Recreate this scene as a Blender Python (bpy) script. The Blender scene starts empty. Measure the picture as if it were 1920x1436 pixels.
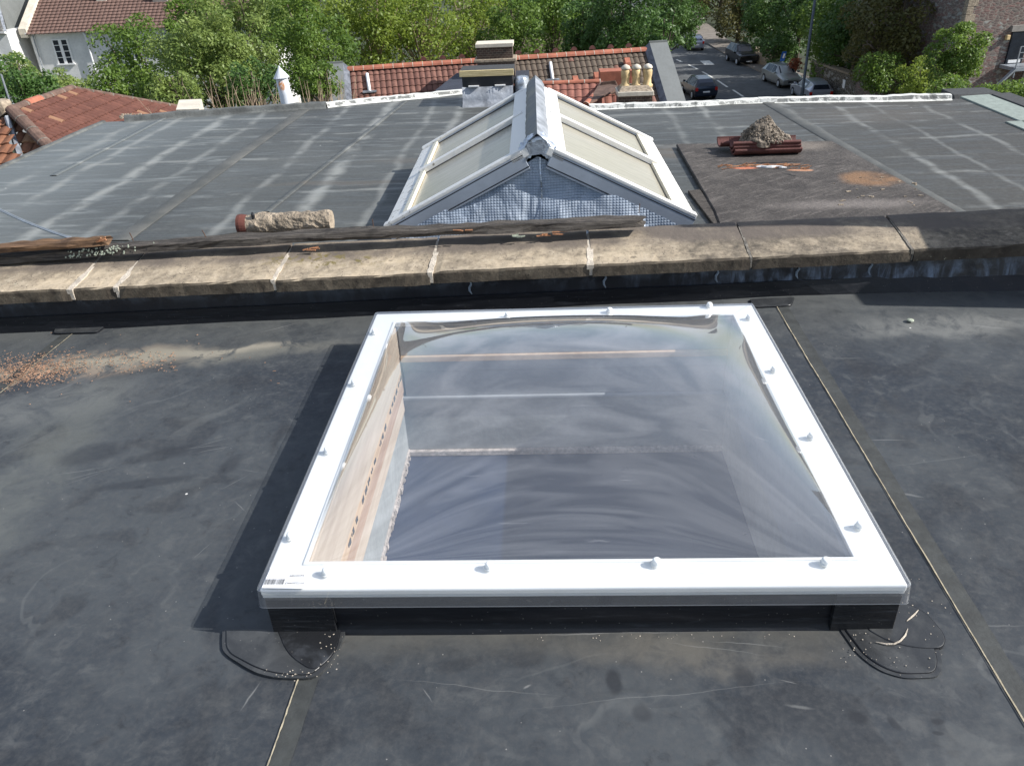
import bpy, math, random
import numpy as np
from mathutils import Vector, Matrix, noise as mnoise
R = math.radians
C = bpy.context.scene.collection
scene = bpy.context.scene

# ------------------------------------------------------------------ camera
PITCH, ROLL, YAW = 0.52446, -0.04719, -0.05491
CAM = np.array([-0.0562, -1.3386, 1.4675]); FPX = 1470.0
_f = np.array([math.sin(YAW)*math.cos(PITCH), math.cos(YAW)*math.cos(PITCH), -math.sin(PITCH)])
_r = np.array([math.cos(YAW), -math.sin(YAW), 0.0]); _u = np.cross(_r, _f)
_c, _s = math.cos(ROLL), math.sin(ROLL)
_r, _u = _c*_r+_s*_u, -_s*_r+_c*_u
cd = bpy.data.cameras.new('camera'); cam = bpy.data.objects.new('camera', cd); C.objects.link(cam)
cam.matrix_world = Matrix(((_r[0], _u[0], -_f[0], CAM[0]), (_r[1], _u[1], -_f[1], CAM[1]),
                           (_r[2], _u[2], -_f[2], CAM[2]), (0, 0, 0, 1)))
cd.sensor_width = 36; cd.lens = FPX/1920*36; cd.clip_start = .05; cd.clip_end = 1200
scene.camera = cam
def _ray(px, py): return _f+(px-960)/FPX*_r-(py-718)/FPX*_u
def H(px, py, z):
    d = _ray(px, py); return CAM+(z-CAM[2])/d[2]*d
def P(px, py, Y):
    d = _ray(px, py); return CAM+(Y-CAM[1])/d[1]*d

# ------------------------------------------------------------------ light
SUN = Vector((1.395, -.13, 1.0)).normalized()
w = bpy.data.worlds.new('World'); scene.world = w; w.use_nodes = True
nt = w.node_tree; nt.nodes.clear()
out = nt.nodes.new('ShaderNodeOutputWorld'); bg = nt.nodes.new('ShaderNodeBackground')
sky = nt.nodes.new('ShaderNodeTexSky'); sky.sky_type = 'NISHITA'; sky.sun_disc = False
sky.sun_elevation = math.asin(SUN.z); sky.sun_rotation = math.atan2(SUN.x, SUN.y)
sky.air_density = 1.1; sky.dust_density = 1.0; sky.ozone_density = 1.2
tc = nt.nodes.new('ShaderNodeTexCoord'); mp = nt.nodes.new('ShaderNodeMapping')
mp.inputs['Rotation'].default_value = (0, 0, R(68)); mp.inputs['Scale'].default_value = (1.0, 2.6, 1.2)
nz = nt.nodes.new('ShaderNodeTexNoise'); nz.inputs['Scale'].default_value = 3.4; nz.inputs['Detail'].default_value = 9
nz.inputs['Roughness'].default_value = .5; nz.inputs['Distortion'].default_value = 1.1
cr = nt.nodes.new('ShaderNodeValToRGB'); cr.color_ramp.elements[0].position = .38; cr.color_ramp.elements[1].position = .72
cr.color_ramp.elements[0].color = (0, 0, 0, 1); cr.color_ramp.elements[1].color = (.85, .85, .85, 1)
mx = nt.nodes.new('ShaderNodeMixRGB'); mx.inputs['Color2'].default_value = (6.6, 7.3, 8.8, 1)
L = nt.links.new
L(tc.outputs['Generated'], mp.inputs['Vector']); L(mp.outputs[0], nz.inputs['Vector']); L(nz.outputs['Fac'], cr.inputs[0])
L(cr.outputs[0], mx.inputs['Fac']); L(sky.outputs[0], mx.inputs['Color1']); L(mx.outputs[0], bg.inputs['Color'])
bg.inputs['Strength'].default_value = .092; L(bg.outputs[0], out.inputs[0])
sd = bpy.data.lights.new('sun', 'SUN'); sd.energy = 5.0; sd.angle = R(.5); sd.color = (1, .965, .92)
so = bpy.data.objects.new('sun', sd); C.objects.link(so); so.rotation_euler = (-SUN).to_track_quat('-Z', 'Y').to_euler(); so.location = (20, -2, 30)
scene.view_settings.view_transform = 'Standard'; scene.view_settings.look = 'None'
scene.view_settings.exposure = .50; scene.view_settings.gamma = 1
scene.cycles.max_bounces = 8; scene.cycles.transparent_max_bounces = 12

# ------------------------------------------------------------------ shader helpers
class S:
    def __init__(s, name):
        s.m = bpy.data.materials.new(name); s.m.use_nodes = True; s.nt = s.m.node_tree
        s.b = s.nt.nodes['Principled BSDF']; s.o = s.nt.nodes['Material Output']
    def n(s, t, props=None, **inp):
        nd = s.nt.nodes.new('ShaderNode'+t)
        for k, v in (props or {}).items(): setattr(nd, k, v)
        for k, v in inp.items(): s.set(nd.inputs[k.replace('_', ' ')], v)
        return nd
    def set(s, sock, v):
        if isinstance(v, bpy.types.NodeSocket): s.nt.links.new(v, sock)
        elif isinstance(v, tuple) and len(v) == 3 and sock.type == 'RGBA': sock.default_value = v+(1,)
        else: sock.default_value = v
    def pos(s): return s.n('NewGeometry').outputs['Position']
    def obj(s): return s.n('TexCoord').outputs['Object']
    def uv(s): return s.n('TexCoord').outputs['UV']
    def map(s, v, scale=(1, 1, 1), rot=(0, 0, 0), loc=(0, 0, 0)):
        return s.n('Mapping', Vector=v, Scale=scale, Rotation=rot, Location=loc).outputs[0]
    def noise(s, v, scale=5, detail=4, rough=.5, dist=0):
        return s.n('TexNoise', Vector=v, Scale=scale, Detail=detail, Roughness=rough, Distortion=dist).outputs['Fac']
    def vor(s, v, scale=5, feature='F1', out='Distance', rnd=1.0):
        nd = s.n('TexVoronoi', {'feature': feature}, Vector=v, Scale=scale); nd.inputs['Randomness'].default_value = rnd
        return nd.outputs[out]
    def math(s, op, a, b=0.0, c=0.0, clamp=False):
        nd = s.n('Math', {'operation': op, 'use_clamp': clamp}); s.set(nd.inputs[0], a); s.set(nd.inputs[1], b); s.set(nd.inputs[2], c); return nd.outputs[0]
    def rng(s, v, a, b, c=0.0, d=1.0):
        nd = s.n('MapRange', {'interpolation_type': 'SMOOTHSTEP'}, Value=v); 
        for k, x in zip(('From Min', 'From Max', 'To Min', 'To Max'), (a, b, c, d)): s.set(nd.inputs[k], x)
        return nd.outputs[0]
    def mix(s, f, a, b, mode='MIX'):
        nd = s.n('MixRGB', {'blend_type': mode}); s.set(nd.inputs[0], f); s.set(nd.inputs[1], a); s.set(nd.inputs[2], b); return nd.outputs[0]
    def sep(s, v): nd = s.n('SeparateXYZ', Vector=v); return nd.outputs[0], nd.outputs[1], nd.outputs[2]
    def blob(s, v, cx, cy, rx, ry, rot=0, soft=.5):
        """1 inside an ellipse on the xy plane, fading over its outer part"""
        m = s.map(v, loc=(-cx, -cy, 0)); m = s.map(m, rot=(0, 0, -rot)); m = s.map(m, scale=(1/rx, 1/ry, 0))
        d = s.n('VectorMath', {'operation': 'LENGTH'}); s.set(d.inputs[0], m)
        return s.rng(d.outputs['Value'], 1-soft, 1.0, 1.0, 0.0)
    def warp(s, v, scale, amt):
        nz = s.n('TexNoise', Vector=v, Scale=scale, Detail=3.0)
        a = s.n('VectorMath', {'operation': 'SUBTRACT'}); s.set(a.inputs[0], nz.outputs['Color']); a.inputs[1].default_value = (.5, .5, .5)
        b = s.n('VectorMath', {'operation': 'SCALE'}); s.set(b.inputs[0], a.outputs[0]); b.inputs['Scale'].default_value = amt
        c = s.n('VectorMath', {'operation': 'ADD'}); s.set(c.inputs[0], v); s.set(c.inputs[1], b.outputs[0]); return c.outputs[0]
    def bump(s, h, strength=.5, dist=.01, normal=None):
        nd = s.n('Bump', Height=h, Strength=strength, Distance=dist)
        if normal is not None: s.set(nd.inputs['Normal'], normal)
        return nd.outputs[0]
    def fin(s, color=None, rough=None, normal=None, metallic=None, spec=None, **kw):
        for k, v in (('Base Color', color), ('Roughness', rough), ('Normal', normal), ('Metallic', metallic), ('Specular IOR Level', spec)):
            if v is not None: s.set(s.b.inputs[k], v)
        for k, v in kw.items(): s.set(s.b.inputs[k.replace('_', ' ')], v)
        return s.m

def simple(name, col, rough=.6, var=.25, scale=8, bump=.2, bd=.004, metallic=0.0, obj=True, spec=None):
    s = S(name); v = s.obj() if obj else s.pos()
    n1 = s.noise(v, scale, 6, .6); n2 = s.noise(v, scale*6, 3, .6)
    f = s.rng(n1, .3, .7); lo = tuple(c*(1-var) for c in col); hi = tuple(min(1, c*(1+var)) for c in col)
    c = s.mix(f, lo, hi); c = s.mix(s.rng(n2, .35, .75, 0, .35), c, tuple(x*.7 for x in col))
    return s.fin(c, s.rng(n2, .2, .8, max(.05, rough-.12), min(1, rough+.12)), s.bump(n2, bump, bd) if bump else None, metallic, spec)

M = {}
# ---- near EPDM roof
def epdm(name, near=True, glossy=.0, tone=.75):
    s = S(name); v = s.pos(); vw = s.warp(v, 2.2, .35)
    big = s.noise(vw, 1.1, 5, .6, .6); mid = s.noise(s.warp(v, 3.0, .5), 3.2, 8, .68, 1.1); fine = s.noise(v, 60, 4, .7)
    str1 = s.noise(s.map(vw, (1.5, 8, 1), (0, 0, R(18))), 2.0, 6, .65, .6)
    base = s.mix(s.rng(big, .36, .62), (.034*tone, .041*tone, .051*tone), (.074*tone, .083*tone, .090*tone))
    c = s.mix(s.rng(mid, .50, .80, 0, .55), base, (.105*tone, .112*tone, .112*tone))
    c = s.mix(s.rng(mid, .48, .22, 0, .6), c, (.026*tone, .029*tone, .034*tone))
    c = s.mix(s.rng(str1, .56, .82, 0, .35), c, (.12*tone, .125*tone, .12*tone))
    m2 = s.noise(s.warp(v, 12, .06), 14, 7, .7, .4); c = s.mix(s.rng(m2, .5, .72, 0, .6), c, (.135*tone, .14*tone, .138*tone)); c = s.mix(s.rng(m2, .47, .28, 0, .65), c, (.028*tone, .03*tone, .034*tone))
    pt = s.noise(s.warp(v, 1.5, .5), 2.3, 3, .45, 1.5); c = s.mix(s.rng(pt, .46, .36, 0, .55), c, (.032*tone, .035*tone, .04*tone))
    c = s.mix(s.rng(fine, .35, .8, 0, .45), c, (.11*tone, .11*tone, .108*tone))
    # curved scuffs left by tools and boots
    rg = s.n('TexWave', {'wave_type': 'RINGS', 'rings_direction': 'SPHERICAL'}, Vector=s.map(s.warp(v, .9, 1.7), (1, 1, 0)), Scale=1.1, Distortion=9.0, Detail=4.0, Detail_Scale=2.0).outputs['Fac']
    sc = s.math('MULTIPLY', s.rng(rg, .95, 1.0), s.rng(s.noise(v, 1.7, 3, .5), .5, .68))
    c = s.mix(s.math('MULTIPLY', sc, .22), c, (.15, .155, .15))
    if near:
        dust = (.16, .155, .135); dn = s.noise(s.warp(v, 4, .3), 5, 7, .7, .5)
        x, y, z = s.sep(v)
        # pale dust that gathers below the parapet, at the foot of the kerb and in the outer corners
        band = s.rng(y, 1.25, 1.85); band = s.math('MULTIPLY', band, s.rng(dn, .35, .6, .25, .75))
        c = s.mix(band, c, (.10, .104, .10))
        foot = s.math('MULTIPLY', s.rng(y, -.11, -.005, 0, 1), s.rng(dn, .3, .6, .2, .65))
        foot = s.math('MULTIPLY', foot, s.rng(s.math('ABSOLUTE', x), .55, .78, 1, 0))
        foot = s.math('MULTIPLY', foot, s.rng(y, .0, .05, 1, 0)); c = s.mix(foot, c, (.10, .097, .086))
        vv = s.warp(v, 3.5, .28)
        def spot(px, py, rx, ry, rot, col, amt, lo=.42, hi=.58, soft=.7):
            nonlocal c
            q = H(px, py, 0); b = s.blob(vv, q[0], q[1], rx, ry, rot, soft)
            c = s.mix(s.math('MULTIPLY', s.math('MULTIPLY', b, s.rng(dn, lo, hi)), amt), c, col)
        spot(60, 700, .95, .16, .22, (.32, .24, .17), .85, .44, .56)
        spot(240, 675, .75, .06, .16, (.42, .36, .26), .95, .40, .52)
        spot(420, 655, .32, .045, .25, (.36, .32, .25), .9, .40, .52)
        spot(300, 672, 1.2, .13, .12, (.17, .165, .14), .7, .3, .55)
        spot(60, 760, .6, .2, .3, (.13, .135, .13), .7, .3, .6)
        spot(40, 900, .22, .8, 0, (.13, .135, .12), .5, .3, .6)
        spot(1770, 610, .5, .14, .1, (.2, .2, .185), .6, .35, .6)
        spot(1330, 1235, .38, .06, -.1, (.14, .13, .11), .55, .3, .6)
        # dark damp foot marks
        vd = s.warp(v, 9, .04)
        for px, py, rx, ry, rot, a in [(1150, 1275, .022, .045, 0, .75), (1205, 1335, .03, .03, .3, .5), (1390, 1265, .03, .04, 0, .6), (1610, 1345, .03, .022, -.5, .8),
                                       (1675, 1350, .012, .022, 0, .6), (1757, 1347, .018, .011, 0, .7), (1757, 1373, .016, .009, 0, .7), (1665, 1310, .05, .018, 0, .3),
                                       (860, 1240, .07, .025, .2, .4), (985, 1230, .06, .03, 0, .3), (170, 850, .14, .08, .3, .5), (330, 845, .2, .05, .3, .45), (270, 905, .22, .03, .2, .45),
                                       (430, 870, .04, .07, -.3, .5), (1690, 760, .1, .06, 0, .35), (1620, 690, .08, .05, 0, .4), (1640, 790, .05, .05, 0, .3)]:
            q = H(px, py, 0); b = s.blob(vd, q[0], q[1], rx, ry, rot, .55); c = s.mix(s.math('MULTIPLY', b, a), c, (.022, .024, .028))
        # thin pale scratches
        vs = s.warp(s.warp(v, 5, .03), 30, .006)
        for px, py, l, t, rot, a in [(470, 1300, .055, .006, 1.35, .8), (800, 1300, .03, .004, -1.0, .7), (900, 1285, .28, .003, -.12, .45), (1250, 1300, .45, .003, .10, .4),
                                     (1480, 1280, .03, .004, -.3, .7), (1590, 669, .09, .0045, -.03, .8), (1660, 823, .10, .0045, -.06, .9), (1710, 925, .05, .012, -.3, .6),
                                     (1400, 1207, .11, .004, -.1, .6), (1760, 860, .25, .004, .2, .35), (1860, 1170, .12, .006, 0, .4), (990, 1282, .014, .007, .6, .95), (1500, 1325, .045, .01, -.1, .6),
                                     (170, 885, .12, .004, .45, .6), (150, 880, .12, .004, .3, .6), (160, 893, .10, .003, .6, .5), (400, 840, .10, .004, .35, .6), (385, 835, .10, .004, .2, .6), (395, 828, .1, .003, .5, .6),
                                     (450, 945, .05, .004, -.8, .6), (440, 900, .08, .004, .9, .5), (470, 880, .06, .003, -.3, .5), (120, 725, .12, .004, .9, .6), (170, 740, .12, .004, .8, .6), (520, 613, .12, .006, .5, .8),
                                     (1850, 610, .12, .02, -.3, .5), (1140, 1185, .25, .006, 0, .8), (1340, 1215, .16, .004, -.2, .5), (560, 1250, .1, .003, .9, .4), (380, 1030, .06, .003, 1.1, .5)]:
            q = H(px, py, 0); b = s.blob(vs, q[0], q[1], l*.9, t*.55, rot, .8); c = s.mix(s.math('MULTIPLY', b, a*.6), c, (.24, .24, .23))
    sp = s.vor(v, 22); c = s.mix(s.rng(sp, .045, .03, 0, .6), c, (.3, .29, .27))
    sp2 = s.vor(s.map(v, loc=(3, 7, 0)), 4.2); c = s.mix(s.rng(sp2, .020, .012), c, (.6, .58, .55))
    ro = s.rng(mid, .3, .7, .40-glossy, .62-glossy)
    return s.fin(c, ro, s.bump(s.math('ADD', s.math('ADD', s.math('MULTIPLY', big, 1.0), s.math('MULTIPLY', fine, .06)), s.math('MULTIPLY', s.rng(s.math('ABSOLUTE', s.math('SUBTRACT', s.noise(s.warp(v, 1.0, .6), .8, 2, .4, .8), .5)), .0, .012, .22, 0), s.rng(s.noise(v, .9, 2, .5), .5, .6))), .4, .02), 0.0, .32)
M['epdm'] = epdm('rubber_membrane_near')
def blackrub(name, col=(.008, .009, .012), rough=.38, streak=.2):
    s = S(name); v = s.pos(); a = s.noise(s.map(v, (3, 3, 30), (0, .5, 0)), 3, 6, .65, .4); b = s.noise(v, 40, 4, .7)
    c = s.mix(s.rng(a, .52, .8, 0, streak), col, (.10, .11, .125)); sp = s.vor(v, 55); c = s.mix(s.rng(sp, .09, .05, 0, .6), c, (.2, .19, .17))
    return s.fin(c, s.rng(a, .3, .7, rough-.08, rough+.15), s.bump(s.noise(v, 9, 4, .6), .3, .01), 0.0, .3)
M['kerb'] = blackrub('black_rubber_upstand'); M['patch'] = blackrub('fresh_rubber_patch', (.016, .017, .019), .3, .5)
def patchmat():
    s = S('rubber_patch_dusty'); v = s.pos(); a = s.noise(s.warp(v, 8, .1), 12, 6, .65, .4); b = s.noise(v, 50, 4, .7)
    c = s.mix(s.rng(a, .4, .75), (.032, .034, .036), (.062, .065, .066)); sp = s.vor(v, 70); c = s.mix(s.rng(sp, .12, .06, 0, .5), c, (.22, .21, .19))
    return s.fin(c, s.rng(a, .3, .7, .3, .5), s.bump(b, .2, .003))
M['patch2'] = patchmat()
def flashing():
    s = S('bitumen_flashing'); v = s.pos(); x, y, z = s.sep(v)
    a = s.noise(s.map(v, (14, 14, 3), (0, .25, 0)), 1.2, 6, .65, .8); b = s.noise(s.warp(v, 6, .3), 5, 6, .65)
    amt = s.math('MULTIPLY', s.rng(x, -.2, 1.1, .12, 1.0), s.rng(b, .38, .65))
    c = s.mix(s.math('MULTIPLY', amt, s.rng(a, .42, .7)), (.012, .014, .019), (.17, .22, .30))  # bluish streaks paint sky sheen into the colour, stronger towards the right
    c = s.mix(s.math('MULTIPLY', s.rng(z, .09, .14), s.rng(b, .45, .6, 0, .5)), c, (.12, .14, .17))
    return s.fin(c, s.rng(b, .3, .7, .28, .5), s.bump(s.noise(v, 12, 4, .6), .4, .012))
M['flash'] = flashing()
# ---- far roof: ponding marks run along and across
def farroof():
    s = S('weathered_grey_membrane'); v = s.pos(); x, y, z = s.sep(v)
    vw = s.warp(v, 1.6, .12)
    g = s.noise(vw, .7, 4, .6); fine = s.noise(v, 45, 4, .7)
    c = s.mix(s.rng(g, .3, .7), (.046, .049, .047), (.080, .084, .079))
    c = s.mix(s.rng(x, -2.6, -4.4, 0, .75), c, (.135, .15, .15))
    c = s.mix(s.rng(x, .9, 3.2, 0, .85), c, (.046, .042, .034))
    pale = (.28, .285, .265)
    # cross ripples: short pale dashes lying across the fall of the roof
    r1 = s.noise(s.map(vw, (1.1, 7.5, 1), (0, 0, R(4))), 1.6, 5, .62, .3)
    r2 = s.noise(s.map(s.warp(v, 2.5, .10), (.7, 16, 1), (0, 0, R(3)), (5, 2, 0)), 1.3, 3, .5, .1)
    msk = s.noise(v, 1.3, 3, .5)
    msk = s.math('MULTIPLY', s.rng(msk, .38, .6, .25, 1), s.rng(x, 1.2, 3.4, 1, .4))
    msk = s.math('MULTIPLY', msk, s.rng(x, -1.5, -4, .55, 1.0))
    c = s.mix(s.math('MULTIPLY', s.rng(r1, .52, .72, 0, .62), msk), c, pale)
    c = s.mix(s.math('MULTIPLY', s.rng(r2, .64, .76, 0, .35), msk), c, pale)
    # long wandering lines along the rolls
    vl = s.warp(v, 2.0, .16); xl, yl, zl = s.sep(vl)
    brk = s.noise(v, 3.1, 4, .6)
    for cx, wd, a in [(-4.35, .05, .5), (-3.95, .035, .6), (-3.45, .05, .8), (-3.05, .035, .45), (-2.2, .035, .5), (-1.72, .05, .75), (-1.25, .03, .4), (-.95, .04, .6), (1.15, .03, .3),
                      (1.5, .03, .5), (2.28, .04, .55), (2.75, .03, .6), (3.1, .02, .35), (3.55, .025, .45)]:
        d = s.math('ABSOLUTE', s.math('SUBTRACT', xl, cx)); f = s.math('MULTIPLY', s.rng(d, 0, wd*1.9, 1, 0), s.rng(brk, .36, .58, .05, a)); c = s.mix(f, c, pale)
    for cy, wd, a in [(2.95, .02, .3), (3.55, .025, .3), (4.3, .025, .55), (4.75, .02, .3), (5.35, .03, .5), (5.95, .03, .55), (6.6, .035, .5), (7.1, .04, .5), (6.25, .02, .4)]:
        d = s.math('ABSOLUTE', s.math('SUBTRACT', yl, cy)); f = s.math('MULTIPLY', s.rng(d, 0, wd*2, 1, 0), s.rng(brk, .42, .62, .0, a)); c = s.mix(f, c, pale)
    # brownish silt bands
    vb = s.warp(v, 1.4, .3)
    for px, py, rx, ry, a in [(860, 300, 1.1, .18, .55), (1255, 285, .25, .35, .8), (640, 345, .9, .1, .5), (1640, 215, 1.1, .5, .4)]:
        q = H(px, py, -.15); c = s.mix(s.math('MULTIPLY', s.blob(vb, q[0], q[1], rx, ry, 0, .8), a), c, (.11, .095, .075))
    c = s.mix(s.rng(fine, .4, .8, 0, .25), c, (.18, .19, .18)); sp = s.vor(v, 3.1); c = s.mix(s.rng(sp, .022, .014), c, (.6, .6, .55))
    h = s.math('ADD', s.math('MULTIPLY', r1, .6), s.math('MULTIPLY', g, 1.0))
    return s.fin(c, s.rng(r1, .4, .7, .62, .42), s.bump(h, .35, .05), 0.0, .45)
M['far'] = farroof()
def lapmat():
    s = S('lap_strip_membrane'); v = s.pos(); a = s.noise(s.warp(v, 3, .2), 3, 6, .62)
    return s.fin(s.mix(s.rng(a, .3, .75), (.06, .062, .056), (.12, .118, .105)), .6, s.bump(s.noise(v, 18, 4, .6), .3, .01))
M['lap'] = lapmat()
def kerbwhite():
    s = S('flaking_white_kerb_paint'); v = s.pos(); a = s.noise(s.warp(v, 7, .12), 9, 6, .7, .3); x, y, z = s.sep(v)
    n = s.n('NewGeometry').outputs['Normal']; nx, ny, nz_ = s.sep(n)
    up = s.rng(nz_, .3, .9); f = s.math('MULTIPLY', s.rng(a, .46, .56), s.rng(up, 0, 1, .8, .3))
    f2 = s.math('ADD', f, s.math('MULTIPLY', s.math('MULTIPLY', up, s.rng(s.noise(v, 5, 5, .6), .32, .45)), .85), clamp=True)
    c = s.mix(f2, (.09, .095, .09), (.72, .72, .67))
    return s.fin(c, .7, s.bump(a, .6, .02))
M['kerbwhite'] = kerbwhite()
M['kerbgrey'] = simple('kerb_felt_grey', (.10, .105, .10), .8, .4, 6, .5, .01, obj=False)
def stone(name, a=(.50, .41, .29), b=(.28, .23, .165), dark=(.075, .064, .052)):
    s = S(name); v = s.pos(); x, y, z = s.sep(v)
    n1 = s.noise(v, 3.2, 8, .62, .4); n2 = s.noise(v, 22, 8, .7); n3 = s.noise(s.warp(v, 8, .1), 11, 6, .65)
    c = s.mix(s.rng(n1, .3, .7), a, b); c = s.mix(s.rng(n3, .42, .62, 0, .55), c, (.17, .14, .105))
    c = s.mix(s.rng(n2, .45, .7, 0, .7), c, (.5, .42, .31))
    c = s.mix(s.rng(n2, .47, .3, 0, .75), c, (.10, .085, .065)); pit = s.vor(v, 70); c = s.mix(s.math('MULTIPLY', s.rng(pit, .25, .12), s.rng(n3, .45, .6)), c, (.05, .043, .035))
    # tone grows darker towards the right end of the wall
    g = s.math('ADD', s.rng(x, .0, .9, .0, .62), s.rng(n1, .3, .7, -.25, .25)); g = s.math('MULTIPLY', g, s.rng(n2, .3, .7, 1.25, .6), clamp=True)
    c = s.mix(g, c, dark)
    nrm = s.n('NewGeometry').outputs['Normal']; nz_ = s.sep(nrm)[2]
    side = s.rng(nz_, .9, .55); side = s.math('MULTIPLY', side, s.rng(n3, .3, .62, 1, .75)); c = s.mix(side, c, (.042, .034, .026))  # shade of the unlit front face put into the colour by normal
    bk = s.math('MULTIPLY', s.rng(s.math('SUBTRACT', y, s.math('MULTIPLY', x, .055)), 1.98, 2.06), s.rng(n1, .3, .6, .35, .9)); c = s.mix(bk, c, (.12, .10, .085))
    li = s.rng(s.noise(s.warp(v, 9, .1), 26, 5, .7), .66, .72); c = s.mix(s.math('MULTIPLY', li, .7), c, (.42, .40, .30))
    moss = s.math('MULTIPLY', s.rng(s.noise(v, 30, 4, .6), .5, .62), s.blob(s.warp(v, 5, .2), -1.05, 1.95, .45, .08, .05, .8)); c = s.mix(moss, c, (.16, .13, .05))
    return s.fin(c, .88, s.bump(s.math('ADD', s.math('MULTIPLY', n2, .6), n3), .6, .008), 0.0, .3)
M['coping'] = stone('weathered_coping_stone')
M['mortar'] = simple('pale_mortar_joint', (.50, .44, .36), .9, .3, 20, .8, .006, obj=False)
M['mortargrey'] = simple('grey_mortar', (.20, .18, .15), .95, .45, 30, 1.0, .01)
def wood(name, a=(.13, .115, .10), b=(.02, .018, .017), sc=(1.2, 26, 26), pale=(.36, .34, .31)):
    s = S(name); v = s.obj(); g = s.noise(s.map(v, sc), 4, 8, .7, .4); k = s.noise(s.warp(v, 6, .15), 7, 5, .6)
    c = s.mix(s.rng(g, .3, .7), b, a); c = s.mix(s.rng(g, .62, .8, 0, .8), c, pale); c = s.mix(s.rng(k, .55, .7, 0, .6), c, b)
    return s.fin(c, .85, s.bump(g, .9, .01), 0.0, .25)
M['oldwood'] = wood('rotten_grey_timber'); M['oldwood2'] = wood('split_brown_timber', (.25, .15, .085), (.05, .03, .02), (1, 14, 14), (.36, .25, .16))
M['freshwood'] = simple('fresh_split_orange_wood', (.40, .19, .095), .8, .35, 30, .5)
M['yellowwood'] = wood('yellow_timber_board', (.62, .52, .30), (.45, .36, .18), (1, 12, 12), (.70, .62, .42))
M['lichen'] = simple('pale_green_lichen', (.42, .46, .36), .95, .3, 60, 1.0, .004)
M['rust'] = simple('rusty_nail_steel', (.08, .045, .03), .8)
M['white'] = None
def whitepvc():
    s = S('white_pvc_frame'); v = s.pos(); a = s.noise(v, 6, 4, .6)
    g = s.noise(s.warp(v, 8, .1), 16, 6, .7); c = s.mix(s.rng(a, .3, .75), (.86, .87, .85), (.81, .82, .80)); c = s.mix(s.rng(g, .60, .74, 0, .35), c, (.55, .54, .48))
    return s.fin(c, .28, s.bump(s.noise(v, 3, 2, .5), .03, .01), 0.0, .5)
M['white'] = whitepvc()
def acrylic(name, tint=(.985, .99, .99), haze=.08, ior=1.55):
    s = S(name); v = s.pos(); s.nt.nodes.remove(s.b)
    ripple = s.bump(s.noise(v, 2.0, 2, .45), .02, .05)
    tr = s.n('BsdfTransparent', Color=tint); gl = s.n('BsdfGlossy', Color=(1, 1, 1), Roughness=.015, Normal=ripple)
    ge = s.n('NewGeometry'); dt = s.n('VectorMath', {'operation': 'DOT_PRODUCT'}); s.set(dt.inputs[0], ripple); s.set(dt.inputs[1], ge.outputs['Incoming']); co = s.math('ABSOLUTE', dt.outputs['Value'])
    fr = s.math('ADD', s.math('MULTIPLY', s.math('POWER', s.math('SUBTRACT', 1.0, co, clamp=True), 5.0), 1.5), .165, clamp=True); m1 = s.n('MixShader'); s.set(m1.inputs[0], fr); s.set(m1.inputs[1], tr.outputs[0]); s.set(m1.inputs[2], gl.outputs[0])
    df = s.n('BsdfDiffuse', Color=(.75, .77, .8)); m2 = s.n('MixShader')
    scr = s.math('ADD', haze, s.rng(s.noise(s.map(v, (3, 40, 3), (0, 0, .7)), 3, 4, .6, .2), .66, .72, 0, haze*.8))
    s.set(m2.inputs[0], scr); s.set(m2.inputs[1], m1.outputs[0]); s.set(m2.inputs[2], df.outputs[0]); s.nt.links.new(m2.outputs[0], s.o.inputs[0]); return s.m
M['acrylic'] = acrylic('clear_acrylic_dome'); M['acrylic_edge'] = acrylic('acrylic_cut_edge', (.9, .92, .93), .30)
def ply(name, a, b, stencil=False):
    s = S(name); v = s.pos(); g = s.noise(s.map(v, (10, 1.2, 14)), 3, 6, .6, .5)
    c = s.mix(s.rng(g, .3, .7), a, b)
    return s.fin(c, .7, s.bump(g, .25, .004), 0.0, .3)
M['ply'] = ply('pale_plywood_lining', (.52, .42, .33), (.62, .53, .43)); M['ply2'] = ply('tan_timber_lining', (.54, .38, .25), (.63, .47, .32))
M['brownwood'] = ply('brown_joist', (.40, .27, .19), (.50, .35, .25)); M['greypaint'] = simple('grey_painted_lining', (.36, .385, .39), .6, .15, 5, .3, .004, obj=False)
M['backpaint'] = simple('pale_grey_painted_boards', (.34, .37, .40), .6, .12, 4, .2, .004, obj=False)
M['plaster'] = simple('ragged_plaster_edge', (.62, .56, .52), .9, .35, 40, 1, .01, obj=False)
M['ink'] = simple('black_stencil_ink', (.05, .055, .06), .7, .3, 40, 0)
M['darkwell'] = simple('dark_blue_sheet', (.012, .028, .070), .38, .25, 1.6, 0, .002, obj=False, spec=.6)
def leadm(name, col=(.30, .32, .35), met=.25, rough=.45):
    s = S(name); v = s.obj(); a = s.noise(s.warp(v, 4, .2), 6, 6, .65); b = s.noise(v, 30, 3, .6)
    c = s.mix(s.rng(a, .3, .7), tuple(x*.6 for x in col), tuple(min(1, x*1.35) for x in col))
    return s.fin(c, s.rng(a, .3, .7, rough-.1, rough+.15), s.bump(s.math('ADD', a, s.math('MULTIPLY', b, .2)), .6, .02), met)
M['smoothalu'] = simple('mill_finish_aluminium', (.48, .53, .60), .42, .12, 3, .06, .002, metallic=.3)
M['lead'] = leadm('dull_lead_sheet'); M['leaddark'] = leadm('dark_lead_capping', (.11, .12, .14)); M['alu'] = leadm('oxidised_aluminium_bar', (.50, .55, .62), .35, .4)
M['foilcap'] = leadm('crumpled_foil_tape', (.58, .63, .70), .7, .30)
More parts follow.
